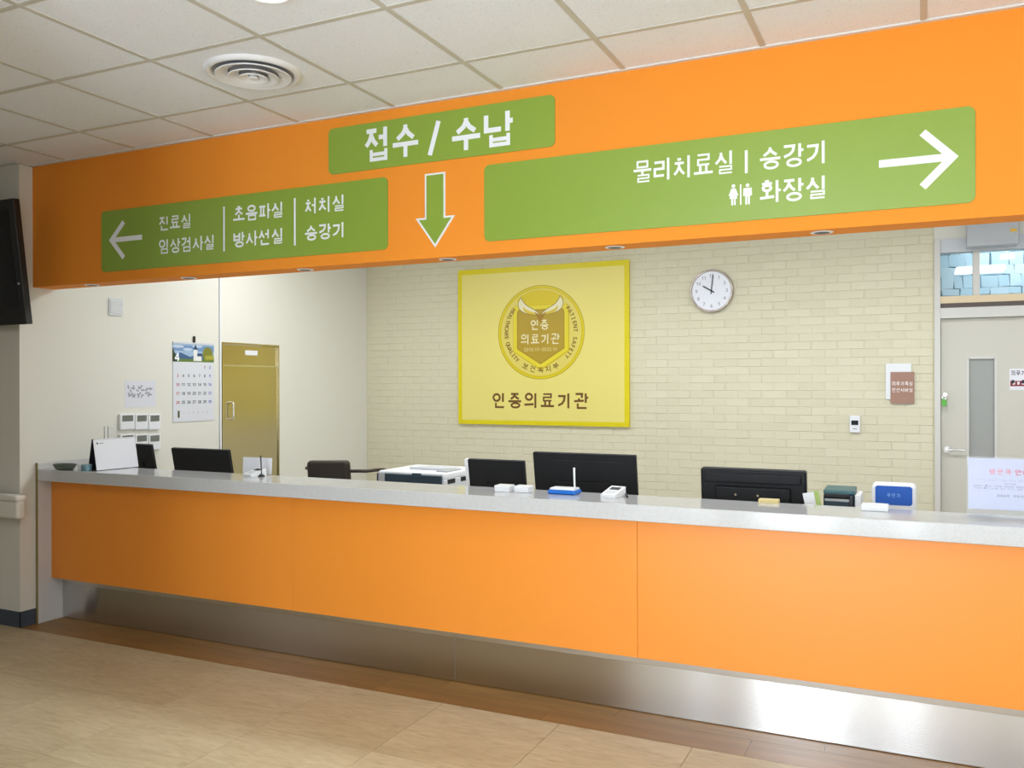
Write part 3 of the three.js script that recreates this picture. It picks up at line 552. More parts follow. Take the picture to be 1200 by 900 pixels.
// ================================================================ BACK WALL THINGS
{
  // certificate board
  const x0 = -4.076, x1 = -2.352, y0 = 1.15, y1 = 2.638, w = x1 - x0, h = y1 - y0, K = 1400 / w, c = canvas(1400, Math.round(h * K)), g = c.getContext('2d'), W = c.width, H = c.height;
  g.fillStyle = '#e3d00a'; g.fillRect(0, 0, W, H);
  g.fillStyle = '#ecdc7c'; g.fillRect(0.042 * K, 0.05 * K, W - 0.084 * K, H - 0.09 * K);
  const at = (u, v) => { const p = onZ(u, v, BZ + 0.04); return [(p.x - x0) * K, (y1 - p.y) * K]; };
  const [ex, ey] = at(633.3, 389.3), R = 0.437 * K;
  const disc = (r, col) => { g.fillStyle = col; g.beginPath(); g.arc(ex, ey, r, 0, 7); g.fill(); };
  disc(R, '#b59a10'); disc(R * 0.985, '#e2cc14'); disc(R * 0.955, '#cfb50e'); disc(R * 0.94, '#e0c92c'); disc(R * 0.925, '#e3d066');
  // top field between the leaves and shield outline
  const P = (x, y) => [ex + x * R, ey + y * R];
  g.fillStyle = '#dec417'; g.beginPath(); g.arc(ex, ey, R * 0.9, Math.PI * 1.29, Math.PI * 1.71); g.lineTo(...P(0.3, -0.3)); g.lineTo(...P(-0.3, -0.3)); g.closePath(); g.fill();
  const shield = (k, col, dx = 0, dy = 0) => { g.fillStyle = col; g.beginPath(); [[-0.5 - k, -0.47 - k], [0.5 + k, -0.47 - k], [0.53 + k, -0.42], [0.53 + k, 0.34 + k * 0.5], [0, 0.66 + k * 1.2], [-0.53 - k, 0.34 + k * 0.5], [-0.53 - k, -0.42]].forEach(([x, y], i) => { const p = P(x + dx, y + dy); i ? g.lineTo(...p) : g.moveTo(...p); }); g.closePath(); g.fill(); };
  shield(0.12, '#d2b818', 0.01, 0.01); shield(0.10, '#e8d434'); shield(0.02, '#a88a1e'); shield(0, '#b7982e');
  // leaves
  for (const s of [-1, 1]) {
    g.beginPath(); g.moveTo(...P(0, -0.34)); g.bezierCurveTo(...P(s * 0.1, -0.55), ...P(s * 0.36, -0.5), ...P(s * 0.45, -0.76)); g.bezierCurveTo(...P(s * 0.6, -0.6), ...P(s * 0.52, -0.4), ...P(s * 0.16, -0.38)); g.closePath(); g.fillStyle = '#ece2bb'; g.fill(); g.lineWidth = 0.014 * R; g.strokeStyle = '#8f7a2a'; g.stroke();
    g.beginPath(); g.moveTo(...P(0, -0.34)); g.bezierCurveTo(...P(s * 0.12, -0.46), ...P(s * 0.3, -0.42), ...P(s * 0.4, -0.56)); g.bezierCurveTo(...P(s * 0.42, -0.44), ...P(s * 0.3, -0.38), ...P(s * 0.1, -0.38)); g.closePath(); g.fillStyle = '#dcbf3a'; g.fill();
  }
  g.fillStyle = '#a67c22'; g.beginPath(); g.moveTo(...P(0, -0.2)); g.lineTo(...P(0.14, -0.44)); g.lineTo(...P(0, -0.36)); g.lineTo(...P(-0.14, -0.44)); g.closePath(); g.fill();
  const tx = (t, x, y, ww, hh, col, wt) => hangul(g, t, ex + x * R, ey + y * R, ww * R, hh * R, col, wt, 0.12);
  tx('인증', -0.23, -0.27, 0.42, 0.22, '#efe4b8', 0.13); tx('의료기관', -0.46, 0.03, 0.9, 0.23, '#efe4b8', 0.13);
  g.fillStyle = '#d9c47c'; g.font = `bold ${0.1 * R}px sans-serif`; g.textAlign = 'center'; g.fillText('2018.11~2022.11', ex, ey + 0.4 * R);
  // circular lettering
  g.fillStyle = '#7a5a1c'; g.font = `bold ${0.125 * R}px sans-serif`;
  const arc = (t, a0, a1, r, flip) => [...t].forEach((ch, i) => { const a = (a0 + (a1 - a0) * (i / (t.length - 1))) * RAD; g.save(); g.translate(ex + Math.sin(a) * r, ey - Math.cos(a) * r); g.rotate(a + (flip ? Math.PI : 0)); if (ch.charCodeAt(0) > 0x3000) hangul(g, ch, -0.07 * R, -0.07 * R, 0.14 * R, 0.14 * R, '#7a5a1c', 0.12); else g.fillText(ch, 0, 0.045 * R); g.restore(); });
  arc('HEALTHCARE QUALITY', -52, -137, 0.8 * R, true); arc('PATIENT SAFETY', 52, 131, 0.8 * R, false); arc('보건복지부', 206, 154, 0.8 * R, true);
  const a = at(577, 460), b = at(689.5, 479.5); hangul(g, '인증의료기관', a[0], a[1], b[0] - a[0], b[1] - a[1], '#6f4a1f', 0.14, 0.16);
  const o = thing('certificate_board', 'yellow certificate board with a gold emblem on the brick wall', 'board', [(x0 + x1) / 2, (y0 + y1) / 2, BZ + 0.005]);
  part(o, 'printed_face', plate(w, h, 0.002, 0.035, 0.0008), phy(0xffffff, 0.38, { map: canvasTex(c) }));
  part(o, 'rear_frame', box(w - 0.06, h - 0.06, 0.006), M.grey, [0, 0, -0.0015]);
}
{
  // clock
  const p = onZ(834, 341, BZ + 0.03), R = 0.18, c = canvas(512, 512), g = c.getContext('2d');
  g.fillStyle = '#eeeef4'; g.fillRect(0, 0, 512, 512); g.fillStyle = '#3a3a44'; g.font = '56px sans-serif'; g.textAlign = 'center'; g.textBaseline = 'middle';
  for (let i = 1; i <= 12; i++) { const a = i * 30 * RAD; g.fillText(String(i), 256 + 196 * Math.sin(a), 256 - 196 * Math.cos(a)); }
  const o = thing('wall_clock', 'round white wall clock with a silver rim showing ten', 'clock', [p.x, p.y, BZ + 0.008]);
  part(o, 'case', cyl(R - 0.004, R - 0.008, 0.03, 56), M.grey, [0, 0, 0.015], [Math.PI / 2, 0, 0]);
  const disc = new THREE.CircleGeometry(R - 0.012, 56);
  part(o, 'dial', disc, std(0xffffff, 0.5, { map: canvasTex(c) }), [0, 0, 0.0312]);
  part(o, 'rim', new THREE.LatheGeometry([[R - 0.016, 0.03], [R - 0.012, 0.042], [R - 0.003, 0.046], [R + 0.003, 0.036], [R + 0.004, 0.004]].map(([x, y]) => new THREE.Vector2(x, y)), 64), std(L(0.55, 0.48, 0.44), 0.25, { metalness: 1 }), [0, 0, 0], [Math.PI / 2, 0, 0]);
  const hand = (len, tail, w, deg, z) => part(o, len > 0.1 ? 'minute_hand' : 'hour_hand', box(w, len + tail, 0.002).translate(0, (len - tail) / 2, 0), M.black, [0, 0, z], [0, 0, -deg * RAD]);
  hand(0.085, 0.028, 0.011, 301, 0.034); hand(0.135, 0.028, 0.008, 6, 0.037);
  part(o, 'hub', cyl(0.008, 0.008, 0.004, 16), M.black, [0, 0, 0.038], [Math.PI / 2, 0, 0]);
}
{
  // room plate: white backing and brown plate
  const a = onZ(1038, 426, BZ + 0.02), b = onZ(1068, 468, BZ + 0.02), d = onZ(1043.5, 436, BZ + 0.02), e = onZ(1071.5, 473, BZ + 0.02);
  const o = thing('room_plate', 'brown room name plate on a white backing beside the door', 'sign', [(a.x + e.x) / 2, (a.y + e.y) / 2, BZ + 0.008]);
  part(o, 'backing', plate(b.x - a.x, a.y - b.y, 0.003, 0.008, 0.001), M.white, [(a.x + b.x) / 2 - o.position.x, (a.y + b.y) / 2 - o.position.y, 0]);
  const w = e.x - d.x, h = d.y - e.y, c = canvas(256, Math.round(256 * h / w)), g = c.getContext('2d'); g.fillStyle = '#a37a66'; g.fillRect(0, 0, 256, c.height);
  hangul(g, '의무기록실', 16, c.height * 0.3, 224, 52, '#f2ebe6', 0.13, 0.1); hangul(g, '전산서버실', 16, c.height * 0.5, 224, 52, '#f2ebe6', 0.13, 0.1);
  part(o, 'name_plate', plate(w, h, 0.002, 0.008, 0.001), std(0xffffff, 0.5, { map: canvasTex(c) }), [(d.x + e.x) / 2 - o.position.x, (d.y + e.y) / 2 - o.position.y, 0.008]);
}
{
  const a = onZ(995.5, 487, BZ + 0.03), b = onZ(1008, 507, BZ + 0.03), w = b.x - a.x, h = a.y - b.y;
  const o = thing('wall_controller', 'small white wall controller with a dark display on brick', 'controller', [(a.x + b.x) / 2, (a.y + b.y) / 2, BZ + 0.008]);
  part(o, 'body', rbox(w, h, 0.024, 0.005), M.white, [0, 0, 0.012]);
  part(o, 'display', rbox(w * 0.66, h * 0.27, 0.003, 0.001), M.darkGrey, [0, h * 0.08, 0.0245]);
  part(o, 'button', rbox(w * 0.4, h * 0.06, 0.003, 0.001), M.grey, [0, -h * 0.28, 0.0245]);
}
{
  // metal operator box above the transom
  const z = BZ + 0.16, a = onZ(1133, 289, z), b = onZ(1194, 286, z);
  const o = thing('operator_box', 'grey metal box mounted above the transom window', 'box', [(a.x + b.x) / 2, 0, BZ]);
  const w = b.x - a.x;
  part(o, 'housing', rbox(w, 0.26, 0.16, 0.006), std(L(0.46, 0.47, 0.48), 0.35), [0, a.y + 0.13, 0.08]);
  for (let i = 0; i < 4; i++) part(o, 'screw', cyl(0.006, 0.006, 0.004, 12), M.grey, [-w * 0.36 + i * w * 0.24, a.y + 0.03, 0.161], [Math.PI / 2, 0, 0]);
  part(o, 'sticker', box(w * 0.13, 0.022, 0.001), std(L(0.75, 0.42, 0.03), 0.5), [w * 0.4, a.y + 0.1, 0.1606], [0, 0, 0], 'yellow sticker');
}
{
  // key with a green tag and the notice on the door
  const p = onZ(1106.5, 470, BZ + 0.04);
  const o = thing('key_tag', 'green key tag hanging on the door frame', 'key', [p.x, p.y, BZ + 0.036]);
  part(o, 'tag', rbox(0.034, 0.055, 0.008, 0.004), std(L(0.10, 0.42, 0.03), 0.4), [0, -0.012, 0]);
  part(o, 'key_ring', new THREE.TorusGeometry(0.014, 0.003, 8, 20), M.chrome, [0, 0.028, 0]);
  part(o, 'lock', cyl(0.014, 0.014, 0.02, 16), M.chrome, [0.006, 0.05, -0.004], [Math.PI / 2, 0, 0]);
  const z = BZ - 0.018, a = onZ(1183, 432, z), b = onZ(1183, 457, z), w = 0.2, h = a.y - b.y, c = canvas(256, 160), g = c.getContext('2d');
  g.fillStyle = '#e9e6ea'; g.fillRect(0, 0, 256, 160); hangul(g, '의무기록실', 14, 14, 200, 40, '#3a3436', 0.13, 0.1);
  g.fillStyle = '#8a2630'; g.fillRect(6, 92, 244, 40); g.fillStyle = '#e9e6ea'; for (let i = 0; i < 6; i++) g.fillRect(26 + i * 38, 98, 20, 22); g.fillStyle = '#26202c'; for (let i = 0; i < 3; i++) { g.beginPath(); g.arc(28 + i * 84, 98, 14, 0, 7); g.fill(); }
  single('door_notice', 'small printed notice stuck on the beige door', 'notice', plate(w, h, 0.001, 0.0015), std(0xffffff, 0.6, { map: canvasTex(c) }), [a.x + w / 2, (a.y + b.y) / 2, BZ - 0.0195]);
}

// ================================================================ SIDE WALL THINGS (they face +X; local x runs into the room's depth)
function onSide(px0, py0, px1, py1) { const a = onX(px0, py0, WX), b = onX(px1, py0, WX), c = onX((px0 + px1) / 2, py0, WX), d = onX((px0 + px1) / 2, py1, WX); return { z: (a.z + b.z) / 2, y: (c.y + d.y) / 2, w: a.z - b.z, h: c.y - d.y }; }
{
  let s = onSide(127, 350, 143, 370);
  const o = thing('wall_speaker', 'small white slatted wall vent high on the cream wall', 'vent', [WX, s.y, s.z], Math.PI / 2);
  part(o, 'frame', plate(s.w, s.h, 0.004, 0.008, 0.001), M.lightGrey);
  for (let i = 0; i < 7; i++) part(o, 'slat', box(s.w * 0.8, s.h * 0.07, 0.006), M.white, [0, (i - 3) * s.h * 0.11, 0.009], [0.5, 0, 0]);
  s = onSide(146, 446, 182, 477);
  const c = canvas(256, 200), g = c.getContext('2d'); g.fillStyle = '#d9d9e0'; g.fillRect(0, 0, 256, 200); g.strokeStyle = '#9c9ca4'; g.lineWidth = 12; g.lineCap = 'round'; for (let i = 0; i < 34; i++) { const x = 34 + (i % 17) * 11.5 + rr(-4, 4), y = 66 + Math.floor(i / 17) * 38 + rr(-10, 10); if (i % 17 === 5 || i % 17 === 11) continue; g.beginPath(); g.moveTo(x, y); g.lineTo(x + rr(-14, 18), y + rr(-20, 20)); g.stroke(); }
  single('wall_notice', 'pale printed paper notice above the switch panels', 'notice', plate(s.w, s.h, 0.001, 0.0015), std(0xffffff, 0.7, { map: canvasTex(c) }), [WX, s.y, s.z], Math.PI / 2);
  const spots = [];
  for (const [y0, y1] of [[485, 503.5], [508.5, 527]]) for (const [x0, x1] of [[138.5, 155.5], [156.2, 171.2], [171.9, 186]]) spots.push([x0, y0, x1, y1]);
  spots.forEach(([x0, y0, x1, y1], i) => {
    const q = onSide(x0, y0, x1, y1), row = i < 3 ? 'upper' : 'lower', place = ['end away from the calendar', 'middle', 'end nearest the calendar'][i % 3];
    const t = thing('room_thermostat', `white thermostat with a grey display, ${place} of the ${row} row`, 'thermostat', [WX, q.y, q.z], Math.PI / 2, row + ' row of thermostats');
    part(t, 'body', rbox(q.w, q.h, 0.022, 0.004), M.white, [0, 0, 0.011]);
    part(t, 'display', box(q.w * 0.74, q.h * 0.38, 0.002), std(L(0.16, 0.17, 0.15), 0.35), [0, q.h * 0.22, 0.0225]);
    part(t, 'flap', box(q.w * 0.86, q.h * 0.4, 0.002), M.paper, [0, -q.h * 0.24, 0.0222]);
  });
  // calendar
  s = onSide(202, 403, 250, 493.5);
  const cc = canvas(512, Math.round(512 * s.h / s.w)), k = cc.getContext('2d'), W = 512, H = cc.height, ph = H * 0.235;
  k.fillStyle = '#d9d9de'; k.fillRect(0, 0, W, H);
  k.fillStyle = '#9db4cf'; k.fillRect(0, 0, W, ph); k.fillStyle = '#6f8fb8'; k.fillRect(0, ph * 0.1, W, ph * 0.3); k.fillStyle = '#bccbdc'; for (const [x, y, w] of [[60, 30, 150], [180, 55, 120], [300, 22, 130]]) { k.beginPath(); k.ellipse(x, y, w / 2, 14, 0, 0, 7); k.fill(); }
  k.fillStyle = '#3f5f86'; k.beginPath(); k.moveTo(0, ph * 0.62); k.lineTo(90, ph * 0.5); k.lineTo(210, ph * 0.72); k.lineTo(330, ph * 0.5); k.lineTo(W, ph * 0.7); k.lineTo(W, ph); k.lineTo(0, ph); k.fill();
  k.fillStyle = '#5f7a34'; k.fillRect(0, ph * 0.84, W, ph * 0.16); k.fillStyle = '#2f3f22'; k.beginPath(); k.moveTo(0, ph * 0.3); k.lineTo(50, ph * 0.8); k.lineTo(50, ph); k.lineTo(0, ph); k.fill();
  k.fillStyle = '#7d7f2a'; k.beginPath(); k.ellipse(430, ph * 0.55, 66, ph * 0.4, 0, 0, 7); k.fill(); k.fillStyle = '#a9a23a'; k.fillRect(400, ph * 0.62, 110, ph * 0.22);
  k.fillStyle = '#e6e4de'; k.fillRect(250, ph * 0.3, 50, ph * 0.64); k.fillRect(296, ph * 0.66, 56, ph * 0.28); k.fillStyle = '#34496a'; k.beginPath(); k.moveTo(246, ph * 0.32); k.lineTo(275, ph * 0.02); k.lineTo(304, ph * 0.32); k.fill(); k.fillRect(296, ph * 0.52, 60, ph * 0.16);
  k.fillStyle = '#ffffff'; k.font = `bold ${ph * 0.6}px sans-serif`; k.textAlign = 'center'; k.fillText('4', 50, ph * 0.96);
  k.font = 'bold 40px sans-serif';
  for (let dnum = 1; dnum <= 30; dnum++) { const idx = dnum + 4, col = idx % 7, row = Math.floor(idx / 7); k.fillStyle = col === 0 ? '#b03a48' : col === 6 ? '#4a5da8' : '#23232a'; k.fillText(String(dnum), 56 + col * 67, ph + H * 0.085 + row * H * 0.113); }
  k.fillStyle = '#4a4a2a'; k.fillRect(54, H * 0.86, 24, 64); k.font = '24px sans-serif'; k.fillStyle = '#8a8a94'; for (let i = 0; i < 6; i++) k.fillText(String(i + 1), 130 + i * 58, H * 0.9);
  const cal = thing('wall_calendar', 'hanging wall calendar with a landscape picture above the dates', 'calendar', [WX, s.y, s.z], Math.PI / 2);
  part(cal, 'page', plate(s.w, s.h, 0.001, 0.006), std(0xffffff, 0.6, { map: canvasTex(cc) }));
  part(cal, 'binding', box(s.w, 0.014, 0.009), M.lightGrey, [0, s.h / 2 + 0.004, 0.004]);
  part(cal, 'hook', rbox(0.02, 0.05, 0.016, 0.006), M.black, [0, s.h / 2 + 0.035, 0.008]);
}
// steel door in the side wall
{
  const zc = (-5.412 - 6.108) / 2, w = 0.696, top = 1.884;
  const d = thing('door_2', 'brushed steel door in the cream side wall, warm reflections put into its olive colour', 'door', [WX - 0.02, 0, zc], Math.PI / 2, null, 'structure');
  for (const x of [-w / 2 + 0.006, w / 2 - 0.006]) part(d, 'jamb', box(0.012, top, 0.05), M.warmReflectSteel, [x, top / 2, 0]);
  part(d, 'jamb', box(w - 0.024, 0.014, 0.05), M.warmReflectSteel, [0, top - 0.007, 0]);
  part(d, 'upper_panel', box(w - 0.026, 0.165, 0.02), M.warmReflectSteel, [0, top - 0.1, -0.002]);
  const leaf = part(d, 'door_leaf', box(w - 0.028, top - 0.2, 0.03), M.warmReflectSteel, [0, (top - 0.2) / 2 + 0.004, 0]);
  part(d, 'seam_strip', rbox(w - 0.028, 0.014, 0.008, 0.003), M.chrome, [0, top - 0.19, 0.012]);
  part(leaf, 'door_pull', new THREE.TubeGeometry(new THREE.CatmullRomCurve3([[0, 0.07, 0], [0, 0.065, 0.03], [0, 0, 0.036], [0, -0.065, 0.03], [0, -0.07, 0]].map((p) => new THREE.Vector3(...p))), 20, 0.007, 10), M.chrome, [-w / 2 + 0.1, onX(269, 482, WX).y - (top - 0.2) / 2, 0.014]);
  const q = onSide(288, 411, 303, 416);
  part(d, 'label_plate', box(0.15, 0.04, 0.003), M.paper, [-(q.z - zc), q.y, 0.0105], [0, 0, 0], 'white paper label');
}

// ================================================================ LEFT EDGE: TELEVISION AND HANDRAIL
{
  const br = onZ(31, 380, WFRONT + 0.09), tr = onX(15, 232, br.x), W = 1.36, dy = tr.y - br.y, dz = tr.z - br.z, hgt = Math.hypot(dy, dz), tilt = Math.atan2(dz, dy);
  const o = thing('television', 'large black flat television tilted down from the sage wall', 'television', [br.x - W / 2, br.y, br.z]);
  const p = new THREE.Group(); p.name = 'display_unit'; p.rotation.x = tilt; o.add(p);
  part(p, 'cabinet', rbox(W, hgt, 0.045, 0.006), M.black, [0, hgt / 2, -0.0225]);
  part(p, 'screen', box(W - 0.11, hgt - 0.16, 0.002), M.blackGloss, [0, hgt / 2 + 0.02, 0.0005]);
  part(p, 'sensor', cyl(0.008, 0.008, 0.004, 12), M.grey, [W / 2 - 0.03, 0.25, 0.001], [Math.PI / 2, 0, 0]);
  part(o, 'wall_bracket', box(0.3, 0.3, 0.05), M.darkGrey, [0, hgt * 0.45, WFRONT + 0.03 - br.z]);
  part(o, 'bracket_arm', box(0.06, 0.06, Math.max(0.06, 0.12)), M.darkGrey, [0, hgt * 0.45, WFRONT + 0.08 - br.z]);
}
{
  const e = onZ(21, 594, WFRONT + 0.085), y1 = onZ(10, 580, WFRONT + 0.085).y, y0 = onZ(10, 608, WFRONT + 0.085).y, h = y1 - y0, len = 2.2;
  const o = thing('handrail', 'cream moulded handrail along the sage wall', 'handrail', [e.x, (y0 + y1) / 2, WFRONT]);
  part(o, 'cap_rail', rbox(len, h * 0.28, 0.075, 0.017), M.wallPale, [-len / 2, h * 0.36, 0.06]);
  part(o, 'bumper', rbox(len, h * 0.78, 0.06, 0.02), M.wallPale, [-len / 2 - 0.001, -h * 0.12, 0.058]);
  for (const x of [-0.5, -1.6]) part(o, 'bracket', box(0.06, h * 0.5, 0.03), M.lightGrey, [x, 0, 0.015]);
}

// ================================================================ OFFICE FURNITURE AND SCREENS
{
  const d = thing('office_desk', 'pale grey work desk behind the counter carrying the monitors', 'desk', [0, 0, 0]);
  part(d, 'desk_top', cbox(-4.9, 1.2, DESK - 0.03, DESK, -4.1, -4.8, 0.003), M.lightGrey);
  for (const x of [-4.88, -3.0, -1.2, 0.6, 1.18]) part(d, 'leg_panel', cbox(x - 0.012, x + 0.012, 0.002, DESK - 0.03, -4.12, -4.75), M.beige);
}
function monitor(label, u0, u1, v0, v1, z, tilt, ratio, style = {}) {
  const a = onZ(u0, v0, z), b = onZ(u1, v1, z), w = b.x - a.x, top = (a.y + b.y) / 2, h = w * ratio, cz = z - Math.sin(tilt) * h;
  const o = thing('monitor', label, 'monitor', [(a.x + b.x) / 2, DESK, cz]);
  const head = new THREE.Group(); head.name = 'display_head'; head.position.set(0, top - DESK - Math.cos(tilt) * h, 0); head.rotation.x = tilt; head.rotation.y = style.turn || 0; o.add(head);
  const th = style.thick || 0.028;
  part(head, 'back_cover', rbox(w, h, th, style.thick ? 0.012 : 0.006), M.darkGrey, [0, h / 2, -th / 2]);
  part(head, 'screen', box(w - 0.02, h - 0.03, 0.004), M.blackGloss, [0, h / 2 + 0.006, -th]);
  if (style.thick) {
    part(head, 'ridge', rbox(w * 0.92, h * 0.16, 0.02, 0.008), M.darkGrey, [0, h * 0.86, 0.002]);
    part(head, 'rear_housing', rbox(w * 0.71, h * 0.62, 0.035, 0.01), M.darkGrey, [0.002, h * 0.42, 0.006]);
    for (const s of [-1, 1]) part(head, 'screw', cyl(0.006, 0.006, 0.004, 14), M.chrome, [s * w * 0.105 - w * 0.045, h * 0.6, 0.0245], [Math.PI / 2, 0, 0]);
  } else if (style.groove) {
    part(head, 'vent_slot', box(w * 0.7, 0.004, 0.003), M.black, [w * 0.03, h * 0.88, 0.0002]);
    part(head, 'rear_panel', rbox(w * 0.5, h * 0.5, 0.016, 0.006), M.darkGrey, [0, h * 0.3, 0.0]);
  } else part(head, 'rear_panel', rbox(w * 0.4, h * 0.3, 0.014, 0.005), M.darkGrey, [0, h * 0.2, 0.0]);
  if (style.side) part(head, 'side_frame', rbox(0.022, h + 0.004, th + 0.004, 0.004), M.white, [-w / 2 - 0.009, h / 2 - 0.002, -th / 2], [0, 0, 0], 'white side frame');
  part(o, 'neck', box(0.06, top - DESK - h * 0.55, 0.025), M.darkGrey, [0, (top - DESK - h * 0.55) / 2 + 0.01, -0.02 - Math.max(0, th - 0.03)]);
  part(o, 'foot', rbox(0.24, 0.014, 0.18, 0.005), M.darkGrey, [0, 0.0075, -0.02]);
  return o;
}
monitor('small black monitor standing behind the white desk calendar', 140, 176, 520, 521.5, -4.34, 0.2, 0.62);
monitor('plain black monitor in front of the steel door', 200, 267, 525, 528, -4.38, 0.2, 0.56);
monitor('slim black monitor with a white side frame next to the printer', 547.5, 613.5, 537, 542, -4.38, 0.18, 0.58, { side: true });
monitor('wide black monitor with a slotted back under the certificate board', 624, 744.5, 531, 533, -4.36, 0.17, 0.58, { groove: true });
monitor('thick older black monitor with two screws in its back', 820.5, 944.5, 549, 552.5, -4.36, 0.1, 0.6, { thick: 0.055 });
{
  // chair
  const z = -5.1, a = onZ(366, 541, z), b = onZ(409, 537, z), w = 0.46, top = (a.y + b.y) / 2, cx = (a.x + b.x) / 2;
  const o = thing('office_chair', 'dark brown leather office chair with armrests behind the counter', 'chair', [cx, 0, z]);
  const ww = Math.abs(b.x - a.x);
  part(o, 'backrest', rbox(ww, 0.5, 0.07, 0.03, 3), M.leather, [0, top - 0.25, 0], [0.1, 0.22, 0]);
  part(o, 'seat', rbox(0.48, 0.09, 0.46, 0.035, 3), M.leather, [0.02, 0.5, -0.24]);
  for (const s of [-1, 1]) part(o, 'armrest', new THREE.TubeGeometry(new THREE.CatmullRomCurve3([[s * ww * 0.5, top - 0.075, -0.02], [s * (ww * 0.5 + 0.1), top - 0.075, -0.06], [s * (ww * 0.5 + 0.16), top - 0.1, -0.26], [s * 0.24, 0.55, -0.3]].map((p) => new THREE.Vector3(...p))), 24, 0.012, 10), M.leather);
  part(o, 'gas_lift', cyl(0.028, 0.028, 0.36, 16), M.darkGrey, [0.02, 0.27, -0.22]);
  for (let i = 0; i < 5; i++) { const an = i * 72 * RAD; part(o, 'base_arm', box(0.3, 0.03, 0.05), M.darkGrey, [0.02 + 0.15 * Math.cos(an), 0.085, -0.22 - 0.15 * Math.sin(an)], [0, an, 0]); part(o, 'castor', new THREE.SphereGeometry(0.03, 14, 10), M.black, [0.02 + 0.29 * Math.cos(an), 0.03, -0.22 - 0.29 * Math.sin(an)]); }
}
{
  // printer on a beige cabinet
  const z = -4.95, a = onZ(442, 553, z), b = onZ(521, 556, z), w = b.x - a.x, top = a.y, D = 0.5, cy = 0.70;
  const k = thing('printer_cabinet', 'low beige cabinet under the laser printer', 'cabinet', [(a.x + b.x) / 2 - 0.05, 0, z - D / 2]);
  part(k, 'body', cbox(-w / 2 - 0.01, w / 2 + 0.06, 0.03, cy - 0.02, -D / 2 - 0.05, D / 2 + 0.02), M.beige);
  part(k, 'top_board', cbox(-w / 2 - 0.02, w / 2 + 0.07, cy - 0.02, cy, -D / 2 - 0.06, D / 2 + 0.03, 0.003), M.beige);
  part(k, 'plinth', cbox(-w / 2, w / 2 + 0.04, 0.001, 0.03, -D / 2, D / 2), M.darkGrey);
  const o = thing('laser_printer', 'grey laser printer with a dark navy front on the cabinet', 'printer', [(a.x + b.x) / 2, cy, z - D / 2]);
  const H = top - cy;
  part(o, 'body', rbox(w, H - 0.03, D, 0.012), M.lightGrey, [0, (H - 0.03) / 2, 0]);
  part(o, 'front_cover', rbox(w * 0.96, H * 0.72, 0.02, 0.009), M.navy, [-w * 0.015, H * 0.62, D / 2 + 0.005], [0, 0, 0], 'dark navy front cover');
  part(o, 'cover_latch', rbox(0.07, 0.016, 0.01, 0.004), M.navy, [w * 0.1, H * 0.985, D / 2 + 0.006]);
  part(o, 'clear_corner', rbox(0.05, H * 0.4, 0.006, 0.003), M.grey, [-w / 2 + 0.045, H * 0.78, D / 2 + 0.014]);
  part(o, 'top_lid', rbox(w * 0.99, 0.045, D * 0.98, 0.015), M.white, [0, H - 0.012, 0]);
  part(o, 'output_tray', rbox(w * 0.5, 0.02, D * 0.55, 0.008), M.lightGrey, [w * 0.05, H + 0.012, -0.04], [-0.06, 0, 0]);
  part(o, 'control_panel', rbox(w * 0.16, 0.014, D * 0.4, 0.005), M.grey, [w * 0.38, H + 0.012, 0.08]);
  for (const zz of [0.16, -0.02]) part(o, 'side_slot', rbox(0.006, 0.03, 0.1, 0.002), M.darkGrey, [w / 2, H * 0.8, zz]);
}
